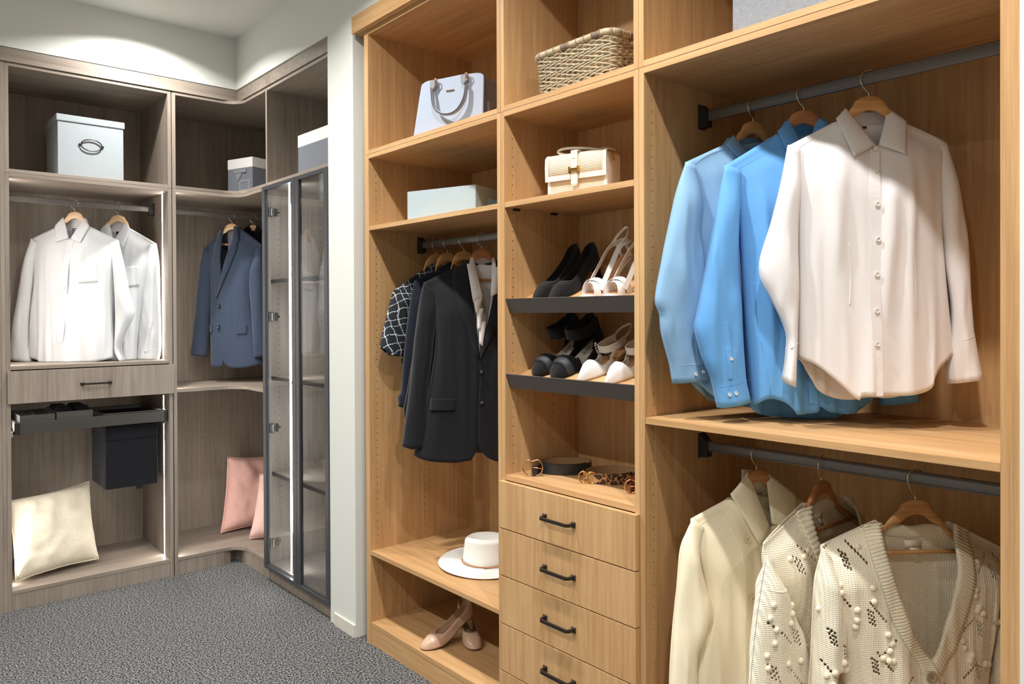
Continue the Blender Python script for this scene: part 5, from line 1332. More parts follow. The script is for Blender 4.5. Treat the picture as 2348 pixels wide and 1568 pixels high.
# ---- wicker basket
plain('wicker', srgb(178, 166, 140), .6, vary=.18, bscale=60, bump=.3); plain('wicker_dark', srgb(122, 106, 88), .6, vary=.12, bscale=80); plain('wicker_pale', srgb(186, 168, 138), .5, vary=.1, bscale=60)
ya, yb = 1.893, 1.548; Lb = ya-yb; Db = .262; Hb = .150
t = thing('wicker_basket', 'rectangular grey-brown wicker basket with a wrapped rim', 'basket', (D+.058, ya, ZJ+TH), math.radians(-90))
def rr(s, r=.035, l=Lb, d=Db, o=0.0):
    """point and normal on a rounded rectangle, s in 0..1 round the perimeter"""
    sl2, sd2 = l-2*r, d-2*r; q = math.pi*r/2; per = 2*(sl2+sd2)+4*q; v = (s % 1)*per
    for (kind, ln, c, a0) in (('l', sl2, (r, 0), 0), ('a', q, (l-r, r), -90), ('l2', sd2, (l, r), 90), ('a', q, (l-r, d-r), 0), ('l', sl2, (l-r, d), 180), ('a', q, (r, d-r), 90), ('l2', sd2, (0, d-r), 270), ('a', q, (r, r), 180)):
        if v <= ln:
            if kind == 'a':
                a_ = math.radians(a0+90*v/ln); n_ = Vector((math.cos(a_), math.sin(a_), 0)); return Vector((c[0], c[1], 0))+n_*(r+o), n_
            dvec = Vector((math.cos(math.radians(a0)), math.sin(math.radians(a0)), 0)); n_ = Vector((dvec.y, -dvec.x, 0))
            return Vector((c[0], c[1], 0))+dvec*v+n_*o, n_
        v -= ln
    return Vector((r, 0, 0)), Vector((0, -1, 0))
def bpt(s, z, off=0):
    p, n_ = rr(s); k = lerp(.93, 1.0, z/Hb); c_ = Vector((Lb/2, Db/2, 0)); q = c_+(p-c_)*k; q.z = z; return q+n_*off
NS = 44
st = MB()
for i in range(NS): st.tube([bpt((i+.5)/NS, z) for z in (.002, Hb*.5, Hb-.004)], .0017, 5)
fin('stakes', st.data(), 'wicker', t, True, kind='stuff')
wk = MB(); rows = 24; NP = NS*5
for j in range(rows):
    z = .006+(Hb-.022)*j/(rows-1)
    ph = math.pi*(j % 2); pts = []
    for i in range(NP):
        s = i/NP; pts.append(bpt(s, z+.0022*math.sin(2*math.pi*s*NS/2+j*2.1), .0036*math.cos(math.pi*s*NS+ph)))
    wk.tube(pts, .0033, 6, closed=True)
fin('woven_strands', wk.data(), 'wicker', t, True, kind='stuff')
fin('base', MB().box(Lb*.06, Lb*.94, Db*.06, Db*.94, .001, .006).data(), 'wicker_dark', t)
NSG = 34
for i in range(NSG):
    a_, b2 = i/NSG, (i+.985)/NSG
    pts = [bpt(lerp(a_, b2, k/4), Hb) for k in range(5)]
    fin('rim_wrap', MB().tube(pts, [.0112, .0117, .0118, .0117, .0112], 10).data(), ('wicker_pale', 'wicker', 'wicker_pale', 'wicker_dark')[i % 4], t, True)
ti = MB()
for i in range(NSG):
    s = (i+.96)/NSG; c_ = bpt(s, Hb); _, n_ = rr(s)
    ti.tube([c_+n_*(.0122*math.cos(2*math.pi*k/12))+Vector((0, 0, .0122*math.sin(2*math.pi*k/12))) for k in range(12)], .0012, 4, closed=True)
    ti.tube([c_+Vector((0, 0, -.011))+n_*.004, bpt(s, Hb-.022, .004)], .0012, 4)
fin('rim_ties', ti.data(), 'wicker_pale', t, True, kind='stuff')

# ------------------------------------------------------------------ hat
mt, nt, b = newmat('straw_white')
tc = nt.nodes.new('ShaderNodeTexCoord'); b.inputs['Base Color'].default_value = srgb(236, 234, 228); b.inputs['Roughness'].default_value = .8
n1 = nt.nodes.new('ShaderNodeTexNoise'); n1.inputs['Scale'].default_value = 500; bp = nt.nodes.new('ShaderNodeBump'); bp.inputs['Strength'].default_value = .25; bp.inputs['Distance'].default_value = .001
nt.links.new(tc.outputs['Object'], n1.inputs['Vector']); nt.links.new(n1.outputs['Fac'], bp.inputs['Height']); nt.links.new(bp.outputs['Normal'], b.inputs['Normal'])
plain('tan_cord', srgb(176, 120, 70), .6)
hc = at(1116, 1293, 2, .407)
t = thing('sun_hat', 'white wide-brimmed straw hat with a thin tan cord', 'hat', (hc.x, hc.y, .4078), math.radians(-50))
prof = [(.192, .004), (.190, .0025)]
for i in range(26):
    r_ = lerp(.188, .096, i/25); prof.append((r_, .003+.013*(1-i/25)**0*sstep(.188, .11, r_)*.6+.0009*(i % 2)))
for i in range(24):
    k = i/23; prof.append((lerp(.0925, .083, k)+.0007*(i % 2), .012+.088*k))
prof += [(.081, .106), (.075, .1115), (.066, .114), (.055, .113), (.04, .108), (.02, .104), (.001, .103)]
hm = MB().lathe(prof, 56)
for p_ in hm.v:
    rr_ = math.hypot(p_.x, p_.y); th = math.atan2(p_.y, p_.x)
    if rr_ > .1: p_.z += .010*sstep(.1, .19, rr_)*(math.cos(2*th+.6)*.7+.75)+.004*math.cos(3*th)*sstep(.12, .19, rr_); p_.x *= 1.03
    if p_.z > .085:
        p_.z -= .022*math.exp(-(p_.y/.026)**2)*sstep(.085, .108, p_.z)*sstep(.095, .02, abs(p_.x)); 
    if p_.z > .02 and rr_ < .1: p_.x *= 1.06; p_.y *= lerp(1, .93, sstep(.02, .1, p_.z))
fin('hat_shell', hm.data(), 'straw_white', t, True, solid=.002)
cd_ = MB().tube([(.0955*1.06*math.cos(2*math.pi*i/48), .0955*math.sin(2*math.pi*i/48), .0165) for i in range(48)], .0022, 6, closed=True)
ck = fin('cord', cd_.data(), 'tan_cord', t, True)
kn = MB(); ka = math.radians(-82); kp = Vector((.1*math.cos(ka), .1*math.sin(ka), .016)); kn.tube([kp+Vector((-.005, 0, .004)), kp, kp+Vector((.004, -.003, -.002))], [.003, .0045, .003], 8)
kn.tube([kp, kp+Vector((-.004, -.006, -.005))], .0018, 6); kn.tube([kp, kp+Vector((.05, .004, .006)), kp+Vector((.09, .03, .004))], .002, 6)
fin('knot', kn.data(), 'tan_cord', ck, True)

# ------------------------------------------------------------------ belts
plain('belt_black', srgb(40, 40, 40), .45, bump=.2, bscale=700); plain('suede', srgb(160, 128, 90), .95, bump=.2, bscale=600); plain('belt_brown', srgb(120, 66, 38), .45)
mt, nt, b = newmat('leopard')
N = nt.nodes.new; L = nt.links.new
tc = N('ShaderNodeTexCoord'); vo = N('ShaderNodeTexVoronoi'); vo.inputs['Scale'].default_value = 75; ns = N('ShaderNodeTexNoise'); ns.inputs['Scale'].default_value = 110
mxv = N('ShaderNodeVectorMath'); mxv.operation = 'MULTIPLY_ADD'; mxv.inputs[1].default_value = (.02, .02, .02)
L(tc.outputs['Object'], ns.inputs['Vector']); L(ns.outputs['Color'], mxv.inputs[0]); L(tc.outputs['Object'], mxv.inputs[2]); L(mxv.outputs[0], vo.inputs['Vector'])
rp = N('ShaderNodeValToRGB'); e = rp.color_ramp.elements; e[0].position = .0; e[0].color = srgb(70, 44, 30); e[1].position = .62; e[1].color = srgb(196, 142, 92)
for ps_, cl in ((.22, srgb(86, 56, 36)), (.30, srgb(26, 20, 18)), (.50, srgb(28, 22, 20)), (.56, srgb(190, 136, 88))):
    k = e.new(ps_); k.color = cl
L(vo.outputs['Distance'], rp.inputs['Fac']); L(rp.outputs['Color'], b.inputs['Base Color']); b.inputs['Roughness'].default_value = .6
def belt(label, c, R, hgt, mat, turns, ecc=1.0, holes=True):
    """coil with local x along the picture plane; the strap starts at the buckle on the left and runs along the front"""
    t = thing('belt', label, 'belt', (c.x, c.y, .881), -_yaw, 'belts on the drawer top')
    n = int(60*turns); outer = []
    for i in range(n+1):
        a_ = math.pi+2*math.pi*turns*i/n; r_ = R-.009*turns*i/n+.002*math.sin(a_*2+1)
        outer.append((Vector((r_*math.cos(a_)*ecc, r_*math.sin(a_), 0)), Vector((math.cos(a_)/ecc, math.sin(a_), 0)).normalized()))
    o_ = MB(); o_.ribbon([p+Vector((0, 0, hgt/2+.0005)) for p, nn in outer], [nn for p, nn in outer], hgt, .0018)
    st_ = fin('strap', o_.data(), mat, t, True, angle=40)
    q_ = MB(); q_.ribbon([p-nn*.0016+Vector((0, 0, hgt/2+.0005)) for p, nn in outer], [nn for p, nn in outer], hgt*.97, .0012)
    fin('strap_lining', q_.data(), 'suede', st_, True, angle=40)
    if holes:
        hb = MB()
        for i in range(6):
            k = n-5-i*4
            if k > 0: p, nn = outer[k]; disc(hb, p-nn*.0026+Vector((0, 0, hgt/2)), -nn, .0019, 8)
        fin('punch_holes', hb.data(), 'hole', st_, kind='stuff')
    return t, outer
X_ = Vector((1, 0, 0))
def to_belt(p, c): return Matrix.Rotation(_yaw, 3, 'Z') @ (Vector((p.x, p.y, 0))-Vector((c.x, c.y, 0)))
hdir = Vector((_f.x, _f.y, 0))
fp_ = at(1300, 1091, 2, .881); bc = fp_+hdir*.080
t, oo = belt('coiled black leather belt with a large rose-gold buckle', bc, .078, .036, 'belt_black', 1.42, 1.22)
pb = to_belt(at(1222, 1092, 2, .881), bc)
pts_ = [pb+X_*x+Vector((0, 0, z)) for x, z in ((-.004, .052), (-.014, .056), (-.026, .050), (-.034, .030), (-.026, .010), (-.014, .003), (-.004, .0065), (.004, .0065), (.014, .003), (.026, .010), (.033, .030), (.026, .050), (.014, .056), (.004, .052))]
bu = fin('buckle', MB().tube(spline(pts_, 60, closed=True)[:-1], .0024, 8, closed=True).data(), 'rose_gold', t, True)
fin('buckle_prong', MB().tube([pb+X_*-.003+Vector((0, -.003, .031)), pb+X_*.016+Vector((0, -.003, .029)), pb+X_*.032+Vector((0, 0, .026))], .0022, 8).data(), 'rose_gold', bu, True)
s0_ = oo[0][0]; s1_ = oo[4][0]
fin('strap_end', MB().ribbon(spline([pb+X_*-.004+Vector((0, 0, .0185)), pb+X_*.014+Vector((0, .002, .0185)), Vector((s1_.x, s1_.y-.001, .0185))], 8), Vector((0, -1, 0)), .036, .003).data(), 'belt_black', t)
fp_ = at(1408, 1113, 2, .881); bc = fp_+hdir*.078
t, oo = belt('coiled leopard-print belt with two interlocking gold ring buckles', bc, .076, .034, 'leopard', 1.42, 1.18)
for cx, yy, dy in ((1338, 1108, 0), (1357, 1109, -.004)):
    q = to_belt(at(cx, yy, 2, .881), bc)
    fin('ring_buckle', MB().tube([Vector((q.x, q.y+dy, .0205))+X_*(.0165*math.cos(2*math.pi*i/28))+Vector((0, 0, .0182*math.sin(2*math.pi*i/28))) for i in range(28)], .0021, 8, closed=True).data(), 'gold', t, True)
q = to_belt(at(1350, 1110, 2, .881), bc)
fin('strap_tip', MB().prism([(0, 0), (.042, 0), (.042, .016), (.004, .030), (0, .030)], -.001, .001, Matrix.Translation((q.x, q.y+.004, .002)) @ MXZ).data(), 'suede', t)
bc = Vector((1.866, 1.486, .881))
t, oo = belt('coiled brown belt with a rose-gold buckle, tucked behind the divider', bc, .056, .034, 'belt_brown', 1.4, 1.1, holes=False)
q = to_belt(at(1447, 1132, 2, .881), bc)
bu = fin('buckle', MB().tube([Vector((q.x, q.y, .0227))+X_*(.019*math.cos(2*math.pi*i/28))+Vector((0, 0, .0205*math.sin(2*math.pi*i/28))) for i in range(28)], .0022, 8, closed=True).data(), 'rose_gold', t, True)
fin('buckle_prong', MB().tube([Vector((q.x, q.y, .022))-X_*.004, Vector((q.x, q.y, .024))+X_*.018], .002, 8).data(), 'rose_gold', bu, True)
s0_ = oo[2][0]
fin('strap_end', MB().ribbon([Vector((q.x, q.y+.001, .018))-X_*.003, Vector((s0_.x, s0_.y, .018))], Vector((0, -1, 0)), .032, .003).data(), 'belt_brown', t)
# ------------------------------------------------------------------ shoes
plain('suede_black', srgb(26, 25, 26), .95, bump=.25, bscale=900, sheen=.15, spec=.15); plain('satin_black', srgb(34, 35, 40), .55, bump=.1, bscale=900)
plain('insole_tan', srgb(196, 146, 104), .55); plain('insole_grey', srgb(176, 170, 158), .6, vary=.08, bscale=120); plain('insole_olive', srgb(150, 144, 112), .6)
plain('white_leather', srgb(234, 232, 230), .32); plain('cream_satin', srgb(222, 212, 198), .35); plain('sole_tan', srgb(170, 130, 96), .5); plain('nude_patent', srgb(206, 172, 148), .14, coat=.8); plain('nude_lining', srgb(206, 178, 142), .5); plain('sole_dark', srgb(60, 44, 36), .5); plain('crystal', srgb(225, 205, 195), .08, .6)
ROUND = [(0, 0), (.012, .30), (.04, .52), (.09, .72), (.18, .92), (.30, 1.0), (.48, .84), (.66, .68), (.80, .70), (.90, .68), (.96, .52), (.99, .28), (1, .0)]
POINT = [(0, 0), (.01, .10), (.05, .26), (.12, .50), (.22, .80), (.33, 1.0), (.50, .82), (.66, .66), (.80, .68), (.90, .66), (.96, .50), (.99, .26), (1, .0)]
def smooth_tab(tab):
    return lambda x: interp(tab, x)
class Shoe:
    def __init__(s, L=.245, W=.078, heel=.06, ball=.34, plan=ROUND, toe_spring=.004, plat=.004):
        s.L, s.W, s.heel, s.ball, s.plan, s.ts, s.plat = L, W, heel, ball, plan, toe_spring, plat
    def w(s, f): return max(.0004, interp(s.plan, f)*s.W/2)
    def zs(s, f):
        k = sstep(s.ball, .92, f); kk = max(0, (f-s.ball)/(1-s.ball))
        return s.plat+s.heel*lerp(k, kk, .35)+s.ts*max(0, (.2-f)/.2)**2
    def st(s, n=44, a=0., b_=1.):
        return [lerp(a, b_, .5-.5*math.cos(math.pi*i/(n-1))) for i in range(n)]
    def walls(s, vamp=.36, wall=.042, back=.056, toe_h=.040, f1=1.0, p_open=.2, flare=.10, f0=0.0, amin=76):
        """two halves of the upper, meeting over the toe and parting at the throat"""
        out = []
        F = s.st(52, f0, f1)
        for sg in (-1, 1):
            P = []
            for f in F:
                op = sstep(vamp, vamp+flare, f)
                am = math.radians(lerp(90, amin, op)); p_ = lerp(.62, p_open, op)
                hd = toe_h*min(1, (f/.17)**.55)*lerp(.82, 1.1, min(1, f/vamp)) if f < vamp else lerp(toe_h*1.1, lerp(wall, back, sstep(.72, 1.0, f))/math.sin(am), sstep(vamp, vamp+.08, f))
                row = []
                for q in range(11):
                    a_ = am*q/10; row.append(Vector((f*s.L, sg*s.w(f)*max(0, math.cos(a_))**p_, s.zs(f)+hd*math.sin(a_))))
                P.append(row)
            out.append((P, sg))
        return out
    def upper(s, parent, mat, name='upper', **k):
        mb = MB()
        for P, sg in s.walls(**k): mb.grid(P, flip=sg > 0)
        o = fin(name, mb.data(), mat, parent, True, solid=.0022)
        bm = bmesh.new(); bm.from_mesh(o.data); bmesh.ops.remove_doubles(bm, verts=bm.verts, dist=.0003); bm.to_mesh(o.data); bm.free()
        return o
    def plate(s, parent, mat, name, dz, k=1.0, thick=.003, f0=0., f1=1.0, edge=None):
        F = s.st(36, f0, f1); mb = MB()
        ring = [[Vector((f*s.L, sg*s.w(f)*k, s.zs(f)+dz+t_)) for sg, t_ in ((-1, 0), (0, 0), (1, 0), (1, -thick), (0, -thick), (-1, -thick))] for f in F]
        mb.grid(ring, close_u=True)
        return fin(name, mb.data(), mat, parent, True, angle=40)
    def heel_block(s, parent, mat, tip=.009, f0=.80, name='heel', lean=.02, curve=.6):
        mb = MB(); P = []; n = 14
        for j in range(9):
            t = j/8; z = lerp(1, 0, t)
            c0, rx0, ry0 = s.L*(f0+1)/2, s.L*(1-f0)/2, s.w(.88)*.95
            kx = lerp(1, tip/rx0, t**curve); ky = lerp(1, tip/ry0, t**curve)
            cx = lerp(c0, c0+rx0-tip-lean*s.L, t**.8); row = []
            for q in range(n):
                a_ = 2*math.pi*q/n; x = cx+rx0*kx*math.cos(a_); f = min(1, max(0, x/s.L))
                row.append(Vector((x, ry0*ky*math.sin(a_), (s.zs(f)-.002)*z)))
            P.append(row)
        mb.grid(P, close_u=True); mb.f.append(tuple(range(8*n, 9*n)))
        return fin(name, mb.data(), mat, parent, True, angle=50)
    def wedge(s, parent, mat, f0=.12, name='wedge'):
        F = s.st(26, f0, 1.0); mb = MB()
        P = [[Vector((f*s.L, sg*s.w(f)*.96, z)) for sg, z in ((-1, s.zs(f)), (1, s.zs(f)), (1, 0), (-1, 0))] for f in F]
        mb.grid(P, close_u=True)
        return fin(name, mb.data(), mat, parent, True, angle=40)
def on_slope(k, x, y, yaw=0.0):
    M = SHOE[k] @ Matrix.Translation((x+.016, y, -.0298)) @ Matrix.Rotation(math.radians(yaw), 4, 'Z')
    return M
def shoe_thing(name, label, cat, M, group):
    return thing(name, label, cat, M.to_translation(), rot=M.to_euler(), group=group)

def pump_black(M, label):
    t = shoe_thing('pump', label, 'shoe', M, 'black suede pumps')
    s = Shoe(.238, .078, .062, plan=ROUND, plat=.003)
    s.upper(t, 'suede_black', vamp=.27, wall=.040, back=.060, toe_h=.040)
    s.plate(t, 'insole_olive', 'insole', .002, .9, .001); s.plate(t, 'sole_dark', 'outsole', -.0005, .97, .003)
    s.heel_block(t, 'suede_black', .011, .78); return t
pump_black(on_slope(0, .030, 1.890, -6), 'black suede pump standing against the left side of the upper shoe shelf')
pump_black(on_slope(0, .026, 1.806, -6), 'black suede pump standing beside the white strappy sandals')

def ring_strap(t, s, f, width, wt, hgt, mat, name='strap', skew=0.0, wk=1.0, thick=.002, f2=None, n=18, tilt=0.0):
    """strap over the foot at fraction f (to f2 on the other side), arched hgt above the sole"""
    pts, nr = [], []
    f2 = f if f2 is None else f2
    for i in range(n+1):
        a_ = math.pi*i/n; ff = lerp(f, f2, i/n)+tilt*math.sin(a_)
        w_ = s.w(ff)*wk; c_, s_ = math.cos(a_), math.sin(a_)
        pts.append(Vector((ff*s.L, -w_*math.copysign(abs(c_)**.7, c_), s.zs(ff)-.001+hgt*abs(s_)**.8)))
        nr.append(Vector((0, -c_, s_+.15)))
    mb = MB(); mb.ribbon(pts, nr, width, thick); return fin(name, mb.data(), mat, t, True, angle=45)
def sandal(M, label):
    t = shoe_thing('sandal', label, 'shoe', M, 'white strappy sandals')
    s = Shoe(.235, .076, .075, plan=ROUND, plat=.006)
    s.plate(t, 'insole_tan', 'insole', .0015, 1.0, .002, f0=.06); s.plate(t, 'white_leather', 'outsole', -.0008, 1.03, .006)
    s.plate(t, 'white_leather', 'toe_pad', .0022, .96, .001, f1=.17)
    s.heel_block(t, 'cream_satin', .009, .82)
    ring_strap(t, s, .20, .024, 0, .040, 'white_leather', f2=.30, tilt=.02); ring_strap(t, s, .33, .020, 0, .046, 'white_leather', f2=.19, tilt=.03)
    # long strap sweeping up to the ankle and round the heel
    a = Vector((.30*s.L, -s.w(.3), s.zs(.3))); 
    zz = s.zs(.9)
    path = [(.26*s.L, -s.w(.26), s.zs(.26)+.014), (.36*s.L, -s.w(.3)*.95, s.zs(.36)+.034), (.55*s.L, -s.w(.5)*1.1, s.zs(.55)+.054), (.76*s.L, -.030, zz+.046), (.93*s.L, -.024, zz+.048), (1.0*s.L, 0, zz+.050), (.93*s.L, .024, zz+.048), (.75*s.L, .030, zz+.040), (.55*s.L, s.w(.5)*1.1, s.zs(.55)+.050), (.36*s.L, s.w(.3)*.95, s.zs(.36)+.034), (.27*s.L, s.w(.27), s.zs(.27)+.010)]
    P = spline(path, 50); nr = [Vector((.25 if p.x > .8*s.L else -.1, p.y*20, .35)) for p in P]
    mb = MB(); mb.ribbon(P, nr, .016, .002); fin('ankle_strap', mb.data(), 'white_leather', t, True, angle=45)
    P = spline([(.78*s.L, -.029, zz+.046), (.95*s.L, -.024, zz+.072), (1.03*s.L, 0, zz+.088), (.95*s.L, .024, zz+.072), (.78*s.L, .029, zz+.044)], 26)
    mb = MB(); mb.ribbon(P, [Vector((.4, p.y*20, .1)) for p in P], .008, .002); fin('heel_strap', mb.data(), 'white_leather', t, True, angle=45)
    for sg in (-1, 1): fin('heel_strap', MB().ribbon([(.86*s.L, sg*.027, zz+.050), (.90*s.L, sg*s.w(.9), zz+.002)], Vector((0, sg, 0)), .008, .002).data(), 'white_leather', t)
    return t
sandal(on_slope(0, .022, 1.672, -14), 'white strappy sandal beside the black suede pump')
sandal(on_slope(0, .020, 1.572, -14), 'white strappy sandal at the divider end of the upper shoe shelf')

def ankle_flat(M, label, bow=0):
    t = shoe_thing('ankle_strap_shoe', label, 'shoe', M, 'black ankle-strap shoes')
    s = Shoe(.248, .090, .040, plan=ROUND, plat=.005)
    s.upper(t, 'suede_black', name='toe_upper', vamp=.30, wall=.034, back=.05, toe_h=.048, f1=.40, flare=.06)
    # closed heel counter, high at the back
    mb = MB()
    for sg in (-1, 1):
        P = []
        for f in s.st(26, .70, 1.0):
            h_ = lerp(.008, .098, sstep(.70, .94, f)); P.append([Vector((f*s.L-.012*(q/6)**2*sstep(.8, 1, f), sg*s.w(f)*lerp(1, .72, (q/6)**2), s.zs(f)+h_*q/6)) for q in range(7)])
        mb.grid(P, flip=sg > 0)
    hcn = fin('heel_counter', mb.data(), 'suede_black', t, True, solid=.003)
    s.plate(t, 'insole_grey', 'insole', .003, .88, .001, f0=.2); s.plate(t, 'suede_black', 'outsole', 0, 1.0, .004); s.wedge(t, 'suede_black')
    # satin toe band
    P = []
    for i in range(15):
        a_ = math.pi*i/14; row = []
        for q in range(5):
            f = lerp(.13, .255, q/4); hd = .048*min(1, (f/.17)**.55)*lerp(.82, 1.1, min(1, f/.30))
            c_ = math.cos(a_); row.append(Vector((f*s.L, -(s.w(f)+.0022)*math.copysign(abs(c_)**.62, c_), s.zs(f)+(hd+.0028)*math.sin(a_))))
        P.append(row)
    fin('toe_band', MB().grid(P).data(), 'satin_black', t, True, solid=.0015)
    zz = s.zs(.9)+.070
    P = spline([(.93*s.L, -.027, zz+.004), (.72*s.L, -.036, zz-.006), (.52*s.L, -.030, zz-.004), (.455*s.L, 0, zz), (.52*s.L, .030, zz-.002), (.72*s.L, .036, zz-.004), (.93*s.L, .027, zz+.004)], 40)
    mb = MB(); c0 = Vector((.72*s.L, 0, zz)); mb.ribbon(P, [(p-c0)*Vector((1, 1, 0)) if 0 else Vector(((p.x-c0.x), p.y*1.4, .004)) for p in P], .036, .003)
    fin('ankle_strap', mb.data(), 'suede_black', t, True, angle=45)
    pr_ = MB()
    for i in range(7):
        f = .62+.022*i; pr_.box(f*s.L-.0016, f*s.L+.0016, -.006+.001*(i % 3), .004+.002*(i % 2), s.zs(f)+.0030, s.zs(f)+.0036)
    fin('insole_lettering', pr_.data(), 'label_ink', t, kind='stuff')
    return t
ankle_flat(on_slope(1, .030, 1.892, -4), 'black ankle-strap wedge against the left side of the lower shoe shelf')
ankle_flat(on_slope(1, .024, 1.796, -4), 'black ankle-strap wedge beside the white pointed slingback')

def slingback(M, label, crystal=False):
    t = shoe_thing('slingback', label, 'shoe', M, 'white pointed slingbacks')
    s = Shoe(.245, .080, .045, plan=POINT, plat=.003)
    s.upper(t, 'white_leather', name='toe_upper', vamp=.27, wall=.026, back=.02, toe_h=.045, f1=.52, flare=.10, amin=60)
    s.plate(t, 'insole_tan', 'insole', .0015, .92, .001); s.plate(t, 'sole_tan', 'outsole', -.0008, .98, .003)
    s.heel_block(t, 'white_leather', .010, .80)
    zz = s.zs(.9)
    P = spline([(.80*s.L, -.026, zz+.028), (.62*s.L, -.034, zz+.024), (.49*s.L, -.022, zz+.022), (.46*s.L, 0, zz+.022), (.49*s.L, .022, zz+.022), (.62*s.L, .034, zz+.024), (.80*s.L, .026, zz+.028)], 40)
    mb = MB(); mb.ribbon(P, [Vector((p.x-.66*s.L, p.y*1.4, .002)) for p in P], .023, .003); an = fin('ankle_band', mb.data(), 'cream_satin', t, True, angle=45)
    P2 = spline([(.76*s.L, -.028, zz+.030), (.92*s.L, -.026, zz+.048), (1.02*s.L, 0, zz+.056), (.92*s.L, .026, zz+.048), (.76*s.L, .028, zz+.030)], 24)
    mb = MB(); mb.ribbon(P2, [Vector((.4, p.y*20, .1)) for p in P2], .007, .002); fin('heel_strap', mb.data(), 'cream_satin', t, True, angle=45)
    for sg in (-1, 1): fin('side_strap', MB().ribbon(spline([(.44*s.L, sg*s.w(.44)*.9, s.zs(.44)+.016), (.50*s.L, sg*.033, s.zs(.5)+.030), (.58*s.L, sg*.034, zz+.016)], 10), Vector((0, sg, .1)), .008, .002).data(), 'cream_satin', t)
    if crystal:
        for i in range(12):
            a_ = 2*math.pi*i/12; fin('crystal', sphere_data(.0032, 6, 4, c=(.485*s.L+.004*math.cos(a_), .031+.006*abs(math.cos(a_))*0, zz+.022+.017*math.sin(a_))).data(), 'crystal', an)
    return t
slingback(on_slope(1, .022, 1.678, -12), 'white pointed slingback with a crystal buckle, beside the black wedge', True)
slingback(on_slope(1, .018, 1.560, -12), 'white pointed slingback at the divider end of the lower shoe shelf')

def nude_pump(loc, ang, label, pitch=0.0):
    t = thing('pump', label, 'shoe', loc, group='nude patent pumps', rot=(0, -math.radians(pitch), ang))
    s = Shoe(.248, .078, .060, plan=ROUND, plat=.003)
    s.upper(t, 'nude_patent', vamp=.28, wall=.040, back=.060, toe_h=.038)
    s.plate(t, 'nude_lining', 'insole', .002, .92, .001); s.plate(t, 'sole_dark', 'outsole', -.0005, .98, .003)
    s.heel_block(t, 'nude_patent', .008, .80, curve=.45); return t
ta, ha = at(964, 1490, 2, .096), at(1076, 1460, 2, .096)
nude_pump((ta.x+.003, ta.y, .0935), math.atan2(ha.y-ta.y, ha.x-ta.x), 'nude patent pump with its heel standing in the other pump', 8)
tb_ = at(1086, 1494, 2, .096)
nude_pump((tb_.x+.012, tb_.y-.004, .0963), math.atan2(.172, .075), 'nude patent pump pointing its toe out, behind the other one')

# ------------------------------------------------------------------ cushions
cloth('linen_beige', srgb(226, 216, 194), 260, .5, .2, .95, .07); cloth('pink_linen', srgb(236, 188, 176), 300, .5, .2, .95, .05); cloth('pink_pale', srgb(236, 196, 186), 300, .5, .2, .95, .05)
def cushion(label, corners, T, mat, seed, group=None, loc=None):
    """corners: world points bottom-left, bottom-right, top-right, top-left of the seam plane"""
    C = [Vector(c) for c in corners]; base = (C[0]+C[1])/2
    t = thing('cushion', label, 'cushion', base, 0, group)
    nrm = (C[1]-C[0]).cross(C[3]-C[0]).normalized(); n = 30; rows = {1: [], -1: []}
    for sg in (1, -1):
        for j in range(n+1):
            v = -1+2*j/n; row = []
            for i in range(n+1):
                u = -1+2*i/n
                uu = u*(1-.06*(1-v*v))+.012*noise.noise(Vector((v*4, seed, u))); vv = v*(1-.06*(1-u*u))+.012*noise.noise(Vector((u*4, seed+5, v)))      # edges pulled in between the corners
                s_, t_ = (uu+1)/2, (vv+1)/2
                p = C[0]*(1-s_)*(1-t_)+C[1]*s_*(1-t_)+C[2]*s_*t_+C[3]*(1-s_)*t_
                d = T*max(0, (1-u**4)*(1-v**4))**.55
                e_ = max(abs(u), abs(v)); wr_ = noise.noise(Vector((u*3+seed, v*3, seed*1.7+sg)))*.016*(1-e_**6)+(noise.noise(Vector((u*9, v*9, seed+sg)))+.6*noise.noise(Vector((u*16, v*5, seed+sg))))*.006*(e_**2)*(1-e_**8)+noise.noise(Vector((u*7, v*7, seed*2+sg)))*.004*(1-e_**6)
                row.append(p-base+nrm*(sg*(d+wr_)))
            rows[sg].append(row)
    mb = MB(); mb.grid(rows[1]); mb.grid(rows[-1], flip=True)
    o = fin('cover', mb.data(), mat, t, True)
    bm = bmesh.new(); bm.from_mesh(o.data); bmesh.ops.remove_doubles(bm, verts=bm.verts, dist=.0008); bm.to_mesh(o.data); bm.free()
    edge = rows[1][0][:-1]+[r_[-1] for r_ in rows[1]][:-1]+rows[1][-1][::-1][:-1]+[r_[0] for r_ in rows[1]][::-1][:-1]
    fin('edge_seam', MB().tube(edge, .0032, 5, closed=True).data(), mat, o, True)
    return t
b0 = at(25, 1348, 2, .108); b1 = at(229, 1292, 2, .108)
b0 = Vector((.575, 4.440, .118)); b1 = Vector((.968, 4.560, .118))
t1_ = at(204, 1104, 1, 4.745); t0_ = Vector((.565, 4.66, t1_.z-.03))
cushion('cream linen cushion leaning in the brown bay under the hanging bin', [b0, b1, t1_, t0_], .072, 'linen_beige', 3.1)
p0 = at(506, 1222, 2, .106); p1 = Vector((2.03, 4.70, .106)); 
q0 = at(522, 1048, 1, p0.y+.13)
cushion('pink linen cushion leaning upright in the corner seat', [p0, Vector((2.06, p0.y-.02, .106)), Vector((2.06, p0.y+.11, q0.z-.02)), q0], .06, 'pink_linen', 5.3)
p0 = at(572, 1234, 2, .106)
cushion('paler pink cushion half hidden behind the glass cabinet', [p0, p0+Vector((.28, -.25, 0)), p0+Vector((.36, -.20, .36)), p0+Vector((.09, .06, .36))], .05, 'pink_pale', 7.7)

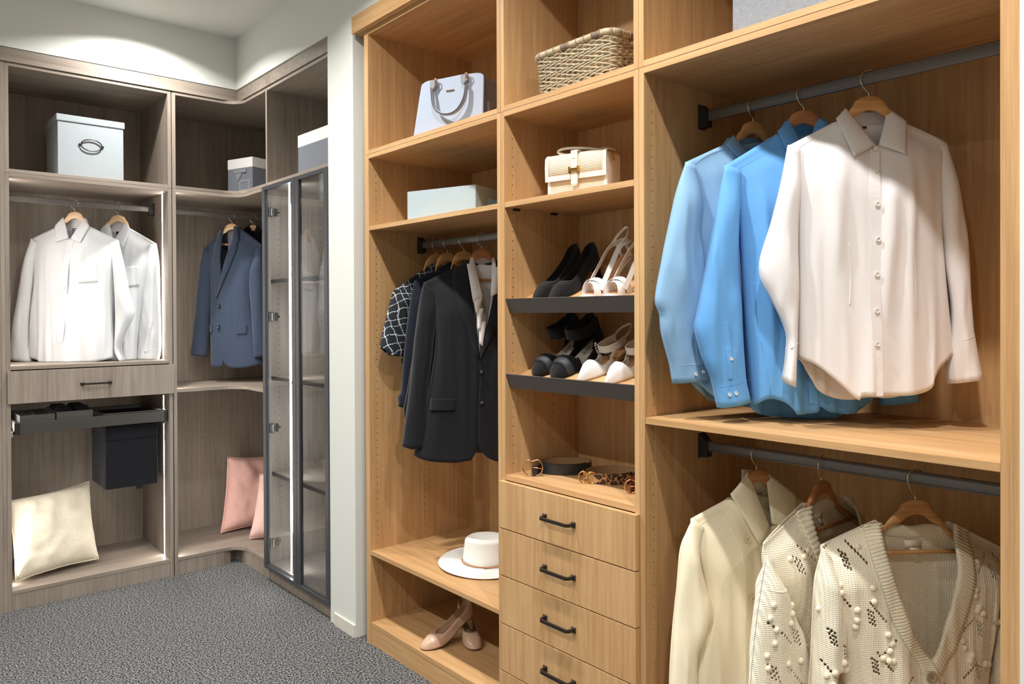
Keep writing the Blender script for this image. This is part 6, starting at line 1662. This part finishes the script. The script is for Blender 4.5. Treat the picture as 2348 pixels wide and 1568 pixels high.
# ------------------------------------------------------------------ pull-out tray with jewellery trays and a hanging bin
plain('tray_metal', srgb(84, 82, 78), .42, .5, vary=.08, bscale=200); cloth('felt_black', srgb(30, 30, 34), 500, .5, .1, .98, .25); plain('tray_grey', srgb(92, 90, 86), .45, .3); plain('velvet', srgb(30, 30, 32), 1.0, bump=.3, bscale=700)
TX0, TX1, TY0, TY1, TZ0, TZ1 = .572, 1.273, 4.386, 4.800, .852, .914
tr_o = Vector(((TX0+TX1)/2, TY0, TZ0))
t = thing('pull_out_tray', 'dark metal pull-out accessory tray on runners under the brown drawer', 'tray', tr_o)
def tp(name, x0, x1, y0, y1, z0, z1, mat, par=None, bv=.001): return fin(name, MB().box(x0-tr_o.x, x1-tr_o.x, y0-tr_o.y, y1-tr_o.y, z0-tr_o.z, z1-tr_o.z).data(), mat, par or t, bevel=bv)
tp('front_rail', TX0, TX1, TY0, TY0+.016, TZ0, TZ1-.006, 'tray_metal')
tp('end_cap', TX1-.012, TX1+.0035, TY0-.002, TY0+.05, TZ0-.002, TZ1-.002, 'bracket'); tp('end_cap', TX0-.0035, TX0+.02, TY0-.002, TY0+.05, TZ0-.002, TZ1-.008, 'bracket')
tp('back_rail', TX0, TX1, TY1-.014, TY1, TZ0+.02, TZ1, 'tray_metal')
for x in (TX0, TX1-.014): tp('side_rail', x, x+.014, TY0+.016, TY1-.014, TZ0+.02, TZ1-.006, 'tray_metal')
for x in (XPL+.0001, XPR-.0131): tp('runner', x, x+.013, TY0+.02, TY1+.05, TZ0-.018, TZ0+.012, 'steel')
tp('tray_floor', TX0+.014, TX0+.36, TY0+.016, TY1-.014, TZ0+.038, TZ0+.044, 'tray_grey')
fr_m = MB()
rbx = [(.965, 1.25, TY0+.03, TY0+.042), (.965, 1.25, TY1-.05, TY1-.038), (.965, .977, TY0+.042, TY1-.05), (1.238, 1.25, TY0+.042, TY1-.05)]
for q in rbx: fr_m.box(q[0]-tr_o.x, q[1]-tr_o.x, q[2]-tr_o.y, q[3]-tr_o.y, .044, .062)
fin('bin_frame', fr_m.data(), 'tray_metal', t, bevel=.002)
def insert_tray(label, x0, x1, zt, div, pillows):
    o = Vector(((x0+x1)/2, TY0+.02, TZ0+.0438)); w = (x1-x0)/2; dp_ = .30; h_ = zt-o.z
    q = thing('jewellery_tray', label, 'tray', o, 0, 'trays in the pull-out')
    mb = MB(); mb.box(-w, w, 0, .008, 0, h_); mb.box(-w, w, dp_-.008, dp_, 0, h_); mb.box(-w, -w+.008, .008, dp_-.008, 0, h_); mb.box(w-.008, w, .008, dp_-.008, 0, h_)
    fin('tray_walls', mb.data(), 'tray_grey', q, bevel=.0015)
    fin('tray_base', MB().box(-w+.008, w-.008, .008, dp_-.008, .001, .006).data(), 'velvet', q)
    if div: fin('divider', MB().box(-.004, .004, .008, dp_-.008, .006, h_-.004).data(), 'tray_grey', q); 
    if div == 2: fin('divider', MB().box(-w+.008, w-.008, dp_*.5-.003, dp_*.5+.003, .006, h_-.005).data(), 'tray_grey', q)
    if pillows:
        for r_ in range(2):
            for k in range(2):
                cx_ = -w/2+w*k; cy_ = .08+.13*r_
                fin('watch_pillow', MB().box(cx_-.034, cx_+.034, cy_-.045, cy_+.045, .007, h_+.020).data(), 'velvet', q, bevel=.014)
insert_tray('open two-compartment jewellery tray in the pull-out', TX0+.0215, .744, .938, 2, False)
insert_tray('jewellery tray filled with black watch pillows', .751, .915, .944, 0, True)
# bin
bx0, bx1, by0, by1, bz0, bz1 = .9815, 1.2335, TY0+.0465, TY1-.0545, .512, .8985
t = thing('fabric_bin', 'black felt laundry bin hanging from the pull-out tray', 'bin', ((bx0+bx1)/2, (by0+by1)/2, bz0))
w, d_ = (bx1-bx0)/2, (by1-by0)/2
P = []
for j in range(13):
    k = j/12; z = lerp(0, bz1-bz0, k); row = []
    for i in range(40):
        s = i/40*4; e_ = int(s); u = (s-e_)*2-1
        x, y = ((u, -1), (1, u), (-u, 1), (-1, -u))[e_]
        b2 = .012*math.sin(math.pi*k)*(1-u*u); sgx = .0
        xx, yy = x*w, y*d_
        if e_ == 0: yy += .006*noise.noise(Vector((x*2, z*8, 2)))
        if e_ == 3: xx += -b2*.8+.010*noise.noise(Vector((y*2, z*7, 5)))
        if e_ == 1: xx += b2*.3
        row.append(Vector((xx, yy, z)))
    P.append(row)
mb = MB(); mb.grid(P, close_u=True); nb = len(mb.v); mb.f.append(tuple(range(40))[::-1])
bo = fin('bin_body', mb.data(), 'felt_black', t, True, solid=.004, angle=50)
fin('front_flap', MB().box(-w+.002, w-.004, -d_-.006, -d_-.0025, (bz1-bz0)-.13, (bz1-bz0)-.055).data(), 'felt_black', t, bevel=.001)
fin('pull_loop', MB().box(.02, .05, -d_-.004, -d_+.001, -.018, .02).data(), 'felt_black', t)
for x in (-w, w): fin('edge_binding', MB().tube([(x, -d_, .0), (x, -d_-.001, .2), (x, -d_, bz1-bz0-.05)], .0028, 6).data(), 'felt_black', t, True)
